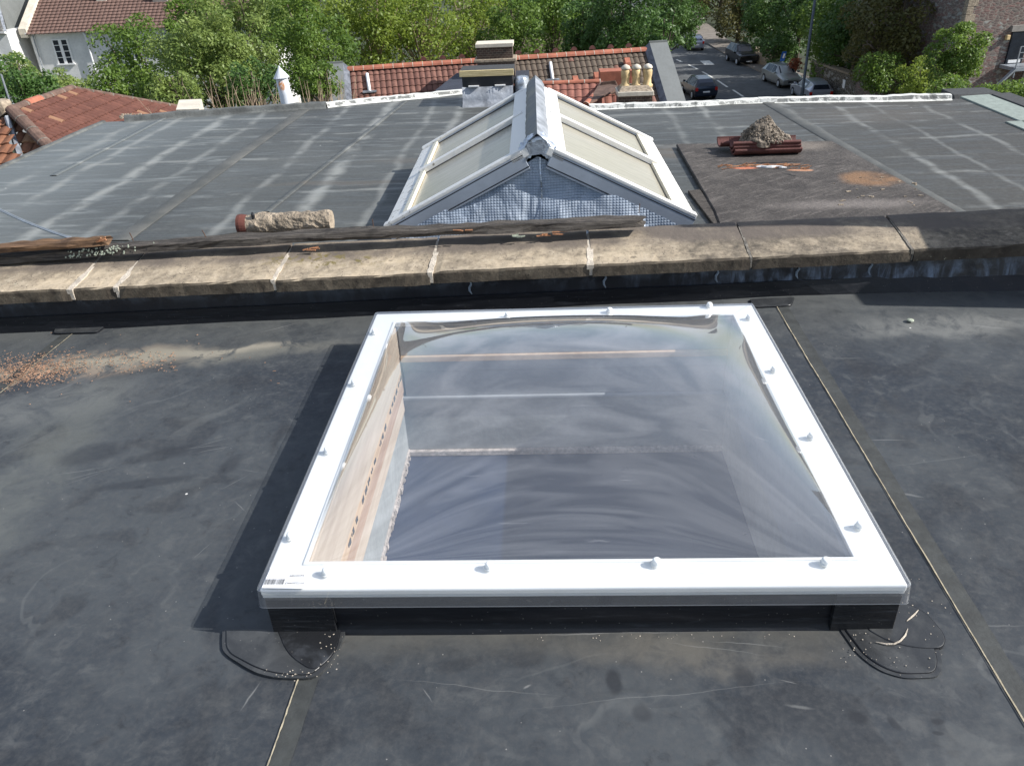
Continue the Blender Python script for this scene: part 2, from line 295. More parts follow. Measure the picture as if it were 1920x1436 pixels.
def foil():
    s = S('quilted_foil_sheet'); v = s.obj(); x, y, z = s.sep(v)
    vw = s.warp(v, 3.0, .03); xw, yw, zw = s.sep(vw)
    gx = s.math('ABSOLUTE', s.math('SINE', s.math('MULTIPLY', xw, math.pi/.017))); gz = s.math('ABSOLUTE', s.math('SINE', s.math('MULTIPLY', zw, math.pi/.015)))
    q = s.math('MULTIPLY', s.math('POWER', gx, .6), s.math('POWER', gz, .6))
    wv = s.noise(s.map(vw, (1, 1, .5)), 6, 3, .5, .6)
    h = s.math('ADD', s.math('MULTIPLY', q, .16), s.math('MULTIPLY', wv, 3.5))
    c = s.mix(s.rng(q, .1, .6), (.31, .37, .45), (.40, .46, .54)); c = s.mix(s.rng(s.noise(v, 5, 4, .6), .45, .65, 0, .6), c, (.21, .27, .36))
    return s.fin(c, .45, s.bump(h, .75, .02), .15)
M['foil'] = foil()
def paintedwhite():
    s = S('flaking_white_glazing_bar'); v = s.obj(); a = s.noise(s.warp(v, 15, .05), 26, 5, .7)
    x, y, z = s.sep(v); low = s.rng(s.math('ABSOLUTE', x), .45, .8, 0, .12)
    c = s.mix(s.rng(s.math('ADD', a, low), .70, .74), (.80, .79, .75), (.26, .24, .20)); return s.fin(c, .55, s.bump(a, .4, .006))
M['bar'] = paintedwhite()
M['barcream'] = simple('cream_sealant_strip', (.80, .75, .60), .6, .15, 30, .6, .004)
def wired():
    s = S('obscured_wired_glass'); v = s.obj(); a = s.noise(s.map(v, (1.5, 14, 1.5), (0, 0, 0)), 3, 6, .65, .5); x, y, z = s.sep(v)
    b = s.noise(s.warp(v, 3, .3), 4, 5, .6)
    c = s.mix(s.rng(a, .25, .75), (.29, .27, .21), (.39, .365, .295))
    top = s.math('MULTIPLY', s.rng(s.math('ABSOLUTE', x), .5, .1), s.rng(b, .52, .66)); top = s.math('MULTIPLY', top, s.rng(x, .05, -.05)); c = s.mix(s.math('MULTIPLY', top, .75), c, (.17, .165, .13))
    edge = s.rng(s.math('ABSOLUTE', x), .70, .80, 0, .6); c = s.mix(edge, c, (.36, .27, .17))
    return s.fin(c, .22, s.bump(a, .15, .004), 0.0, .5)
M['wired'] = wired()
def felt():
    s = S('weathered_felt_covered_board'); v = s.pos(); d = s.map(v, (1, 1, 1), (0, 0, R(-35)))
    g = s.noise(s.map(d, (1.5, 9, 1)), 4, 8, .7, .7); n = s.noise(s.warp(v, 4, .2), 5, 6, .65)
    c = s.mix(s.rng(n, .3, .7), (.045, .040, .037), (.09, .08, .072)); c = s.mix(s.rng(g, .50, .72, 0, .6), c, (.22, .195, .175)); c = s.mix(s.rng(s.noise(v, 28, 5, .7), .5, .7, 0, .5), c, (.05, .042, .038))
    vb = s.warp(v, 6, .12)
    q = H(1630, 338, -.13); b = s.math('MULTIPLY', s.blob(vb, q[0], q[1], .24, .22, -.2, .5), s.rng(n, .3, .55, .4, .9)); c = s.mix(b, c, (.22, .125, .065))
    q = H(1500, 275, -.13); c = s.mix(s.math('MULTIPLY', s.blob(vb, q[0], q[1], .35, .25, 0, .8), .5), c, (.26, .22, .18))
    q = H(1600, 385, -.13); c = s.mix(s.math('MULTIPLY', s.blob(vb, q[0], q[1], .7, .14, 0, .8), .45), c, (.26, .23, .21))
    for px, py, rx, ry, rot, col in [(1395, 318, .12, .035, -.1, (.45, .16, .09)), (1430, 312, .3, .02, 0, (.35, .17, .08)), (1445, 308, .3, .012, .02, (.005, .004, .004)), (1500, 322, .1, .03, -.1, (.42, .22, .13)), (1560, 311, .12, .009, -.1, (.01, .01, .01)), (1480, 331, .07, .012, -.8, (.02, .02, .02))]:
        q = H(px, py, -.13); c = s.mix(s.blob(s.warp(v, 14, .05), q[0], q[1], rx, ry, rot, .25), c, col)
    return s.fin(c, .8, s.bump(s.math('ADD', g, s.noise(v, 40, 4, .6)), .7, .01), 0.0, .3)
M['felt'] = felt()
M['greenfelt'] = simple('grey_green_mineral_felt', (.24, .28, .25), .9, .15, 20, .4, .004, obj=False)
M['darkfelt'] = simple('dark_mineral_felt', (.045, .047, .048), .9, .2, 25, .5, .004, obj=False)
def tiles(name, a, b, pale=None, palefrac=.1, dark=None, darkx=None):
    """per tile colour from the uv cell; u counts rolls, v counts courses"""
    s = S(name); uv = s.uv(); fl = s.n('VectorMath', {'operation': 'FLOOR'}); s.set(fl.inputs[0], uv)
    wn = s.n('TexWhiteNoise', {'noise_dimensions': '2D'}, Vector=fl.outputs[0]); v = s.pos()
    n1 = s.noise(s.warp(v, 1, .6), .9, 5, .6); n2 = s.noise(v, 9, 5, .65)
    c = s.mix(wn.outputs['Value'], a, b); c = s.mix(s.rng(n2, .35, .7, 0, .5), c, tuple(x*.55 for x in a))
    if dark:
        f = s.rng(n1, .42, .58)
        if darkx: x, y, z = s.sep(v); f = s.math('MULTIPLY', s.rng(s.math('ADD', x, s.math('MULTIPLY', n1, 2.0)), darkx[0], darkx[1]), s.rng(wn.outputs['Value'], .93, .96, 1, .15))
        c = s.mix(f, c, dark)
    gx = s.math('ABSOLUTE', s.math('SINE', s.math('MULTIPLY', s.sep(uv)[0], math.pi))); c = s.mix(s.rng(gx, .45, .05, 0, .7), c, tuple(x*.25 for x in a))  # dark gaps between the rolls painted into the colour
    if pale: c = s.mix(s.math('MULTIPLY', s.rng(wn.outputs['Value'], 1-palefrac, 1-palefrac+.01), s.rng(n2, .25, .5)), c, pale)
    return s.fin(c, .8, s.bump(n2, .4, .02), 0.0, .3)
M['tile_house'] = tiles('red_and_soot_roof_tiles', (.16, .075, .058), (.24, .12, .09), dark=(.115, .09, .068), darkx=(-1.8, -.2))
M['tile_left'] = tiles('old_clay_roof_tiles', (.125, .052, .038), (.165, .07, .05), (.27, .15, .09), .05)
M['tile_left2'] = tiles('orange_clay_roof_tiles', (.19, .08, .045), (.30, .14, .075), (.38, .22, .12), .12)
M['tile_red'] = tiles('plain_red_roof_tiles', (.27, .11, .085), (.34, .15, .11))
M['tile_brown'] = tiles('brown_concrete_roof_tiles', (.17, .105, .085), (.20, .125, .10))
M['slate'] = tiles('grey_roof_slates', (.20, .195, .18), (.28, .27, .245))
M['terracotta'] = simple('orange_ridge_tile', (.36, .125, .075), .8, .25, 3, .3, .01)
M['terradull'] = simple('mossy_ridge_tile', (.13, .08, .06), .9, .4, 6, .5, .02)
M['redtile'] = simple('dark_red_ridge_tile', (.105, .036, .030), .7, .35, 9, .4, .006)
M['capmetal'] = simple('grey_coated_verge_cap', (.17, .18, .175), .5, .08, 2, .1)
M['render'] = simple('cream_render', (.62, .56, .46), .9, .15, 2, .3, .01)
M['whiterender'] = simple('white_painted_render', (.66, .66, .64), .9, .07, 1.2, .2, .01)
M['greyrender'] = simple('grey_render', (.26, .24, .215), .9, .15, 2, .3, .01)
M['paintwhite'] = simple('white_gloss_paint', (.80, .80, .79), .45, .05, 5, 0)
M['darkglass'] = simple('dark_window_glass', (.02, .025, .035), .12, .3, 2, 0)
M['potclay'] = simple('yellow_clay_chimney_pot', (.58, .43, .22), .75, .25, 5, .3, .01)
def brick(name, c1, c2, mort, sc=4.0, h=.25, wd=.5):
    s = S(name); v = s.obj(); x, y, z = s.sep(v); cb = s.n('CombineXYZ', X=s.math('ADD', x, y), Y=z)
    b = s.n('TexBrick', Vector=s.warp(cb.outputs[0], 2, .03), Scale=sc, Color1=c1, Color2=c2, Mortar=mort); b.inputs['Mortar Size'].default_value = .025
    b.inputs['Brick Width'].default_value = wd; b.inputs['Row Height'].default_value = h
    n = s.noise(v, 6, 6, .65); c = s.mix(s.rng(n, .35, .7, 0, .5), b.outputs['Color'], tuple(x_*.5 for x_ in c1))
    return s.fin(c, .9, s.bump(b.outputs['Fac'], -.6, .02))
M['brickdark'] = brick('sooty_brickwork', (.10, .06, .045), (.06, .045, .035), (.20, .17, .13))
M['rubble'] = None
def rubblewall(name, a, b, sc):
    s = S(name); v = s.obj(); m = s.map(s.warp(v, 2, .15), (1, 1, 2.4)); vo = s.n('TexVoronoi', Vector=m, Scale=sc); e = s.vor(m, sc, 'DISTANCE_TO_EDGE')
    g = s.n('SeparateColor', Color=vo.outputs['Color']).outputs[0]; c = s.mix(g, a, b); c = s.mix(s.rng(g, .88, .9), c, (.30, .30, .28)); c = s.mix(s.rng(e, .09, .02), c, (.27, .24, .205)); n = s.noise(v, 5, 5, .6); c = s.mix(s.rng(n, .4, .7, 0, .4), c, (.07, .05, .045))
    return s.fin(c, .95, s.bump(e, .6, .03))
M['rubble'] = rubblewall('pennant_rubble_stone', (.21, .125, .11), (.125, .115, .105), 3.6); M['rubblewall'] = rubblewall('mossy_boundary_stone', (.11, .10, .07), (.055, .05, .038), 3.0)
M['asphalt'] = simple('grey_asphalt', (.085, .09, .092), .9, .2, .8, .3, .01, obj=False)
M['pavement'] = simple('pavement_slabs', (.19, .165, .14), .9, .2, 1.2, .3, .01, obj=False)
M['ground'] = simple('dark_leafy_ground', (.035, .045, .02), .95, .5, .6, .5, .1, obj=False)
M['roadpaint'] = simple('worn_road_paint', (.62, .62, .58), .8, .2, 6, 0)
M['bark'] = simple('tree_bark', (.12, .095, .07), .95, .35, 6, .6, .03); M['twig'] = simple('dry_twigs', (.34, .26, .18), .9, .3, 6, 0)
M['lampsteel'] = simple('dark_grey_lamp_column', (.09, .11, .13), .5, .2, 10, .1, metallic=.2)
M['galv'] = simple('galvanised_steel', (.30, .33, .36), .45, .2, 10, .1, metallic=.3)
M['pipewhite'] = simple('white_pvc_pipe', (.80, .81, .82), .5, .06, 5, 0)
def fluepaint():
    s = S('peeling_white_flue_paint'); v = s.obj(); a = s.noise(s.warp(v, 12, .05), 14, 6, .7); x, y, z = s.sep(v)
    c = s.mix(s.rng(a, .62, .7), (.62, .65, .69), (.22, .24, .27))
    b = s.blob(s.n('CombineXYZ', X=x, Y=z).outputs[0], -.015, .24, .042, .075, 0, .4); c = s.mix(s.math('MULTIPLY', b, s.rng(a, .38, .55)), c, (.42, .19, .07))
    return s.fin(c, .7, s.bump(a, .4, .006))
M['flue'] = fluepaint()
M['rubbermat'] = simple('tyre_rubber', (.015, .015, .016), .85, .2, 5, 0); M['skin'] = simple('skin', (.45, .28, .2), .6, .1, 5, 0); M['darkcloth'] = simple('dark_clothing', (.012, .012, .015), .9, .2, 5, 0)
M['plastic'] = simple('black_plastic', (.015, .016, .02), .5, .2, 5, 0); M['blue'] = simple('blue_sign_face', (.02, .12, .45), .5, .1, 5, 0)
M['redlens'] = simple('red_lamp_lens', (.5, .02, .015), .2, .1, 5, 0); M['lens'] = simple('clear_lamp_lens', (.6, .62, .65), .15, .1, 5, 0)
M['insul'] = simple('mortar_crusted_clay', (.33, .27, .20), .95, .45, 14, 1.0, .012); M['potred'] = simple('red_fired_clay', (.11, .035, .025), .85, .3, 10, .3)
def leafmat(name, lo, hi, tr=.35):
    s = S(name); s.nt.nodes.remove(s.b); at = s.n('Attribute', {'attribute_name': 'tone'}).outputs['Fac']; v = s.obj(); n = s.noise(v, .45, 3, .6)
    f = s.math('ADD', s.math('MULTIPLY', at, .65), s.math('MULTIPLY', s.rng(n, .3, .7), .35)); c = s.mix(f, lo, hi)
    d = s.n('BsdfPrincipled', Roughness=.5); s.set(d.inputs['Base Color'], c); d.inputs['Specular IOR Level'].default_value = .35
    t = s.n('BsdfTranslucent', Color=s.mix(.5, c, tuple(min(1, x*1.6) for x in hi))); m = s.n('MixShader'); s.set(m.inputs[0], tr); s.set(m.inputs[1], d.outputs[0]); s.set(m.inputs[2], t.outputs[0])
    s.nt.links.new(m.outputs[0], s.o.inputs[0]); return s.m
M['leaf_maple'] = leafmat('maple_leaves', (.055, .11, .018), (.30, .37, .105)); M['leaf_dark'] = leafmat('dark_green_leaves', (.022, .06, .012), (.11, .20, .045), .25)
M['leaf_mid'] = leafmat('mid_green_leaves', (.035, .085, .013), (.19, .28, .05)); M['leaf_yellow'] = leafmat('yellow_green_leaves', (.06, .115, .015), (.29, .36, .06), .4)
M['leaf_brown'] = leafmat('olive_brown_leaves', (.06, .075, .02), (.17, .15, .05)); M['leaf_red'] = leafmat('red_brown_leaves', (.16, .05, .025), (.4, .13, .06))

# ------------------------------------------------------------------ mesh helpers
class MB:
    def __init__(s): s.v = []; s.f = []
    def add(s, vs, fs):
        k = len(s.v); s.v += [tuple(map(float, p)) for p in vs]; s.f += [tuple(k+i for i in f) for f in fs]; return s
    def box(s, x0, x1, y0, y1, z0, z1):
        return s.hexa([(x0, y0, z0), (x1, y0, z0), (x1, y1, z0), (x0, y1, z0), (x0, y0, z1), (x1, y0, z1), (x1, y1, z1), (x0, y1, z1)])
    def hexa(s, p): return s.add(p, [(3, 2, 1, 0), (4, 5, 6, 7), (0, 1, 5, 4), (1, 2, 6, 5), (2, 3, 7, 6), (3, 0, 4, 7)])
    def bar(s, a, b, wd, ht, up=(0, 0, 1)):
        a, b, up = Vector(a), Vector(b), Vector(up); d = (b-a).normalized(); sd = d.cross(up).normalized(); u = sd.cross(d)
        p = []
        for e in (a, b): p += [e-sd*wd/2-u*ht/2, e+sd*wd/2-u*ht/2, e+sd*wd/2+u*ht/2, e-sd*wd/2+u*ht/2]
        return s.add(p, [(3, 2, 1, 0), (4, 5, 6, 7), (0, 1, 5, 4), (1, 2, 6, 5), (2, 3, 7, 6), (3, 0, 4, 7)])
    def tube(s, pts, r, n=8, cap=True):
        pts = [Vector(p) for p in pts]; rr = r if isinstance(r, (list, tuple)) else [r]*len(pts); k = len(s.v); ring = []
        for i, p in enumerate(pts):
            d = (pts[min(i+1, len(pts)-1)]-pts[max(i-1, 0)]).normalized(); a = d.cross(Vector((0, 0, 1)) if abs(d.z) < .9 else Vector((1, 0, 0))).normalized(); b = a.cross(d)
            ring += [p+(a*math.cos(t)+b*math.sin(t))*rr[i] for t in [2*math.pi*j/n for j in range(n)]]
        fs = [(i*n+j, i*n+(j+1) % n, (i+1)*n+(j+1) % n, (i+1)*n+j) for i in range(len(pts)-1) for j in range(n)]
        if cap: fs += [tuple(range(n))[::-1], tuple((len(pts)-1)*n+j for j in range(n))]
        return s.add(ring, fs)
    def lathe(s, prof, c=(0, 0, 0), n=16, tilt=None):
        k = []; 
        for r, z in prof: k += [Vector((r*math.cos(2*math.pi*j/n), r*math.sin(2*math.pi*j/n), z)) for j in range(n)]
        if tilt is not None: k = [tilt @ q for q in k]
        k = [q+Vector(c) for q in k]; m = len(prof)
        fs = [(i*n+j, i*n+(j+1) % n, (i+1)*n+(j+1) % n, (i+1)*n+j) for i in range(m-1) for j in range(n)]+[tuple(range(n))[::-1], tuple((m-1)*n+j for j in range(n))]
        return s.add(k, fs)
    def prism(s, poly, z0, z1):
        n = len(poly); return s.add([(x, y, z0) for x, y in poly]+[(x, y, z1) for x, y in poly], [tuple(range(n))[::-1], tuple(range(n, 2*n))]+[(i, (i+1) % n, n+(i+1) % n, n+i) for i in range(n)])
    def extr(s, poly3, d):
        n = len(poly3); d = Vector(d); return s.add([Vector(p) for p in poly3]+[Vector(p)+d for p in poly3], [tuple(range(n)), tuple(range(n, 2*n))[::-1]]+[((i+1) % n, i, n+i, n+(i+1) % n) for i in range(n)])
    def build(s, name, m, parent=None, smooth=False, bevel=0, seg=2, uv=None, fix=True, base=None):
        me = bpy.data.meshes.new(name); b = np.array(BASE.get(parent.name if parent else '', (0, 0, 0))) if base is None else np.array(base)
        me.from_pydata([tuple(np.array(p)-b) for p in s.v], [], s.f); me.materials.append(M[m] if isinstance(m, str) else m)
        if fix:
            import bmesh
            bm = bmesh.new(); bm.from_mesh(me); bmesh.ops.recalc_face_normals(bm, faces=bm.faces); bm.to_mesh(me); bm.free()
        if smooth: me.polygons.foreach_set('use_smooth', [True]*len(me.polygons))
        if uv is not None:
            l = me.uv_layers.new(name='UVMap'); vi = np.zeros(len(me.loops), int); me.loops.foreach_get('vertex_index', vi); l.data.foreach_set('uv', np.array(uv, float)[vi].ravel())
        o = bpy.data.objects.new(name, me); C.objects.link(o)
        if parent: o.parent = parent; BASE[o.name] = tuple(b)
        else: o.location = b; BASE[o.name] = tuple(b)
        if bevel: md = o.modifiers.new('bevel', 'BEVEL'); md.width = bevel; md.segments = seg; md.limit_method = 'ANGLE'; md.angle_limit = R(40)
        return o
BASE = {}
def thing(name, label, cat, loc=(0, 0, 0), group=None, kind=None):
    o = bpy.data.objects.new(name, None); C.objects.link(o); o.location = tuple(map(float, loc)); o.empty_display_size = .2; BASE[o.name] = tuple(map(float, loc)); return tag(o, label, cat, group, kind)
def tag(o, label=None, cat=None, group=None, kind=None):
    if label: o['label'] = label
    if cat: o['category'] = cat
    if group: o['group'] = group
    if kind: o['kind'] = kind
    return o
def dup(root, loc, rz=0, sc=None, label=None, group=None):
    kids = {}
    for o in bpy.data.objects:
        if o.parent: kids.setdefault(o.parent.name, []).append(o)
    def cp(o, par):
        c = o.copy(); C.objects.link(c); c.parent = par
        for ch in kids.get(o.name, []): cp(ch, c)
        return c
    r = cp(root, None); r.location = tuple(map(float, loc)); r.rotation_euler = (0, 0, rz)
    if sc: r.scale = sc if isinstance(sc, tuple) else (sc, sc, sc)
    if label: r['label'] = label
    if group: r['group'] = group
    return r
rnd = random.Random(4)
GZ = -10.3
# ================================================================== NEAR ROOF
FX0, FX1, FY0, FY1, FH = -.75, .75, 0.0, 1.531, .14          # skylight frame
def wy(x): return 1.885+.055*x                                # face of the parapet wall
near = thing('flat_roofed_building', 'near flat roof of dusty black rubber sheet with the clear dome skylight in it', 'building', (0, -1, GZ))
# sheet with an opening for the shaft, subdivided so that it can undulate very slightly
def near_sheet():
    xs = list(np.arange(-6, 6.01, .12)); ys = list(np.arange(-5, 2.3, .1)); mb = MB(); idx = {}
    for e in (-.70, .70): xs.append(e)
    for e in (.03, 1.50): ys.append(e)
    xs = sorted(x for x in set(np.round(xs, 4)) if not (.001 < abs(abs(x)-.70) < .05)); ys = sorted(y for y in set(np.round(ys, 4)) if not (.001 < abs(y-.03) < .04 or .001 < abs(y-1.5) < .04))
    def vid(i, j):
        if (i, j) not in idx:
            x, y = xs[i], ys[j]; d = .006*(mnoise.noise(Vector((x*1.1, y*1.1, 0))))+.002*mnoise.noise(Vector((x*5, y*5, 3)))
            idx[(i, j)] = len(mb.v); mb.v.append((x, y, d-.004))
        return idx[(i, j)]
    for i in range(len(xs)-1):
        for j in range(len(ys)-1):
            cx, cy = (xs[i]+xs[i+1])/2, (ys[j]+ys[j+1])/2
            if abs(cx) < .70 and .03 < cy < 1.5: continue
            mb.f.append((vid(i, j), vid(i+1, j), vid(i+1, j+1), vid(i, j+1)))
    return mb
sheet = near_sheet().build('roof_membrane', 'epdm', near, smooth=True)
mb = MB(); mb.box(-6.02, -5.98, -5, 2.2, GZ, -.01).box(5.98, 6.02, -5, 2.2, GZ, -.01).box(-6, 6, -5.04, -5, GZ, -.01); mb.build('wall', 'greyrender', near)

def roofz(x, y): return .006*(mnoise.noise(Vector((x*1.1, y*1.1, 0))))+.002*mnoise.noise(Vector((x*5, y*5, 3)))-.004
def strip(pts, wd, z, jit=.3, n=60):
    """narrow irregular flat strip along a polyline"""
    P_ = [Vector((p[0], p[1])) for p in pts]; seg = [(P_[i+1]-P_[i]).length for i in range(len(P_)-1)]; T = sum(seg); v = []; f = []
    for k in range(n+1):
        t = T*k/n; i = 0
        while i < len(seg)-1 and t > seg[i]: t -= seg[i]; i += 1
        d = (P_[i+1]-P_[i]).normalized(); p = P_[i]+d*t; q = Vector((-d.y, d.x)); a = wd*(.5+jit*(rnd.random()-.5)); b = wd*(.5+jit*(rnd.random()-.5)); zz = z+.006*mnoise.noise(Vector((p.x*1.1, p.y*1.1, 0)))+.002*mnoise.noise(Vector((p.x*5, p.y*5, 3)))
        v += [(p.x-q.x*a, p.y-q.y*a, zz), (p.x+q.x*b, p.y+q.y*b, zz)]
    return MB().add(v, [(2*k, 2*k+1, 2*k+3, 2*k+2) for k in range(n)])
M['seamglue'] = simple('tan_seam_adhesive_edge', (.38, .33, .23), .85, .35, 30, .6, .003, obj=False)
M['seamdark'] = simple('seam_lap_shade', (.042, .045, .043), .7, .3, 14, .3, .003, obj=False)
def lap(pts, side, wd=.075):
    """the lapped sheet edge: a slightly raised darker band with a tan glue line"""
    off = [(p[0]+side*wd/2, p[1]) for p in pts]
    strip(off, wd, -.0025, .06, 60).build('seam_lap', 'seamdark', near, smooth=True)
    strip(pts, .0030, .0002, .5, 150).build('seam_edge', 'seamglue', near)
q1, q2 = H(1455, 572, 0), H(1918, 1347, 0)
d = (q2-q1)/abs(q2[1]-q1[1]); lap([q1[:2], q2[:2], (q2+d*1.5)[:2]], 1, .05)
q1, q2 = H(562, 1262, 0), H(500, 1436, 0); d = (q2-q1)/abs(q2[1]-q1[1]); lap([q1[:2], q2[:2], (q2+d*1.5)[:2]], 1, .045)
lap([H(152, 612, 0)[:2], H(98, 655, 0)[:2], H(30, 712, 0)[:2], H(-30, 762, 0)[:2]], -1, .05)

def rpoly(pts, rad, seg=6):
    out = []
    n = len(pts)
    for i in range(n):
        a, b, c = Vector(pts[i-1]), Vector(pts[i]), Vector(pts[(i+1) % n]); r = rad[i] if isinstance(rad, (list, tuple)) else rad
        u = (a-b).normalized(); w_ = (c-b).normalized(); r = min(r, (a-b).length*.49, (c-b).length*.49); p, q = b+u*r, b+w_*r
        for k in range(seg+1): t = k/seg; out.append(tuple((1-t)**2*p+2*t*(1-t)*b+t*t*q))
    return out
def grow(poly, g):
    cx = sum(p[0] for p in poly)/len(poly); cy = sum(p[1] for p in poly)/len(poly); r = []
    for x, y in poly: d = math.hypot(x-cx, y-cy); j = g*(1+.12*(rnd.random()-.5)); r.append((cx+(x-cx)*(1+j/d), cy+(y-cy)*(1+j/d)))
    return r
def patch(px, rad, z, mt='patch2', primer=.03):
    poly = rpoly([tuple(H(x, y, 0)[:2]) for x, y in px], rad)
    if primer: MB().prism(grow(poly, primer*.6), -.01, z-.0028).build('primer_stain', 'patch2', near)
    MB().prism(grow(poly, .0012), -.01, z-.0012).build('patch_sealant', 'kerb', near)
    MB().prism(poly, -.01, z).build('membrane_patch', mt, near, bevel=.0015, seg=1)
patch([(425, 1183), (515, 1185), (640, 1183), (625, 1222), (588, 1267), (500, 1262), (425, 1222)], [.002, .002, .01, .06, .03, .08, .03], .0045, 'patch2', .020)
patch([(520, 1180), (640, 1178), (630, 1225), (590, 1262), (540, 1230)], [.002, .01, .05, .03, .05], .0062, 'patch', 0)
patch([(1583, 1180), (1690, 1150), (1735, 1160), (1757, 1240), (1752, 1262), (1680, 1264), (1625, 1235)], [.01, .02, .03, .03, .02, .06, .10], .0045, 'patch2', .020)
patch([(1625, 1182), (1690, 1130), (1735, 1150), (1772, 1195), (1768, 1217), (1715, 1217), (1665, 1205)], [.01, .03, .03, .03, .02, .06, .05], .0062, 'patch2', 0)
patch([(108, 608), (205, 606), (182, 624), (100, 626)], .02, .0045, 'patch2', 0)
patch([(1405, 562), (1490, 558), (1483, 574), (1412, 577)], .02, .0045, 'patch2', 0)
# curved chalk marks on the right corner patch
for pts in ([(1642, 1203), (1660, 1207), (1676, 1207), (1688, 1201), (1697, 1191), (1702, 1178)], [(1700, 1164), (1707, 1158), (1714, 1152), (1722, 1143)]):
    MB().tube([tuple(H(x, y, .0075)) for x, y in pts], [.0008]+[.0022]*(len(pts)-2)+[.0008], 6).build('chalk_mark', 'mortar', near)

# ------------------------------------------------------------------ SKYLIGHT
sk = thing('dome_skylight', 'large square rooflight with clear acrylic dome and white frame on black kerb', 'skylight', (0, .765, 0))
# kerb with a soft top edge and a slight outward flare at the foot
K0, K1, KY0, KY1 = -.738, .738, .008, 1.520
def ring(mb, o0, o1, z0, z1, inner0, inner1, closed=False): pass
def loft_rect(levels, inner=None):
    """levels: (inset, z) from foot to top around the kerb rectangle; makes the outer skin with rounded vertical corners"""
    mb = MB(); n = 0; rings = []
    for ins, z in levels:
        x0, x1, y0, y1 = K0-ins, K1+ins, KY0-ins, KY1+ins; r = .018+max(0, ins); pts = []
        for cx, cy, a0 in ((x1-r, y1-r, 0), (x0+r, y1-r, 90), (x0+r, y0+r, 180), (x1-r, y0+r, 270)):
            for k in range(5): a = R(a0+k*22.5); pts.append((cx+r*math.cos(a), cy+r*math.sin(a), z))
        rings.append(pts); n = len(pts)
    for rr in rings: mb.v += rr
    for i in range(len(rings)-1):
        for j in range(n): mb.f.append((i*n+j, i*n+(j+1) % n, (i+1)*n+(j+1) % n, (i+1)*n+j))
    return mb
kb = loft_rect([(.014, -.006), (.009, .004), (.003, .012), (0, .03), (0, .119), (-.003, .122)]).build('kerb_upstand', 'kerb', sk, smooth=True)
# lap joints on the kerb face at both ends
for x0, x1 in ((K0-.004, -.585), (.595, K1+.004)):
    MB().box(x0, x1, KY0-.0125, KY0+.01, .000, .112).build('corner_flashing', 'patch', sk, bevel=.002)
# inside lining: two plies of the shaft (left wall shows layers, back wall boards)
ix0, ix1, iy0, iy1, zb = -.655, .655, .085, 1.445, -.50
def wallbox(x0, x1, y0, y1, z0, z1, m, nm='shaft_lining', bev=.003): return MB().box(x0, x1, y0, y1, z0, z1).build(nm, m, sk, bevel=bev)
wallbox(-.70, ix0-.005, .03, 1.5, -.075, .119, 'ply')
wallbox(-.70, ix0-.006, .03, 1.5, -.120, -.0755, 'ply2')
wallbox(-.70, ix0-.007, .03, 1.5, -.185, -.1205, 'brownwood')
wallbox(-.72, ix0-.012, .03, 1.5, -.275, -.1855, 'ply')
wallbox(-.75, ix0-.018, .03, 1.5, -.47, -.2755, 'greypaint')
wallbox(-.74, ix0-.014, .06, 1.46, -.50, -.4705, 'plaster')
wallbox(ix0, ix1, iy1, 1.5, -.008, .119, 'backpaint')
wallbox(ix0, ix1, iy1-.012, 1.5, -.034, -.0085, 'ply2')
wallbox(ix0, ix1, iy1+.004, 1.5, -.085, -.0345, 'backpaint')
wallbox(ix0, ix1, iy1+.010, 1.5, -.205, -.0855, 'backpaint')
wallbox(ix0-.03, ix1, iy1-.004, 1.5, -.219, -.2055, 'backpaint')
wallbox(ix0-.03, ix1+.03, iy1+.008, 1.5, -.475, -.2195, 'greypaint')
wallbox(ix0-.03, ix1+.03, iy1-.008, 1.5, -.50, -.4755, 'plaster')
wallbox(ix1, .70, .03, 1.5, -.20, .119, 'backpaint'); wallbox(ix1+.02, .72, .03, 1.5, -.50, -.2005, 'greypaint')
wallbox(ix0, ix1, .03, iy0, -.50, .119, 'greypaint')
MB().box(-.72, .72, .02, 1.5, -.53, -.503).build('shaft_base', 'darkwell', sk)
# smudged black stencil marks on the left lining
for k in range(26):
    y = .10+k*.052+rnd.uniform(-.008, .008)
    if k in (2, 5, 9, 15, 19): continue
    mb = MB(); 
    for q in range(2):
        a = y+q*.017; h = rnd.uniform(.009, .020); mb.box(ix0-.0057, ix0-.0042, a, a+rnd.uniform(.006, .016), -.096-h/2+rnd.uniform(-.004, .004), -.096+h/2)
    mb.build('stencil_mark', 'ink', sk)
# jagged plaster crumbs along the bottom of the left lining
mb = MB()
for k in range(150):
    y = rnd.uniform(.1, 1.43); s_ = rnd.uniform(.003, .010); mb.box(ix0-.015, ix0-.015+s_, y, y+s_*rnd.uniform(.6, 2.2), -.50, -.50+rnd.uniform(.004, .03))
mb.build('broken_plaster_edge', 'plaster', sk)['kind'] = 'stuff'
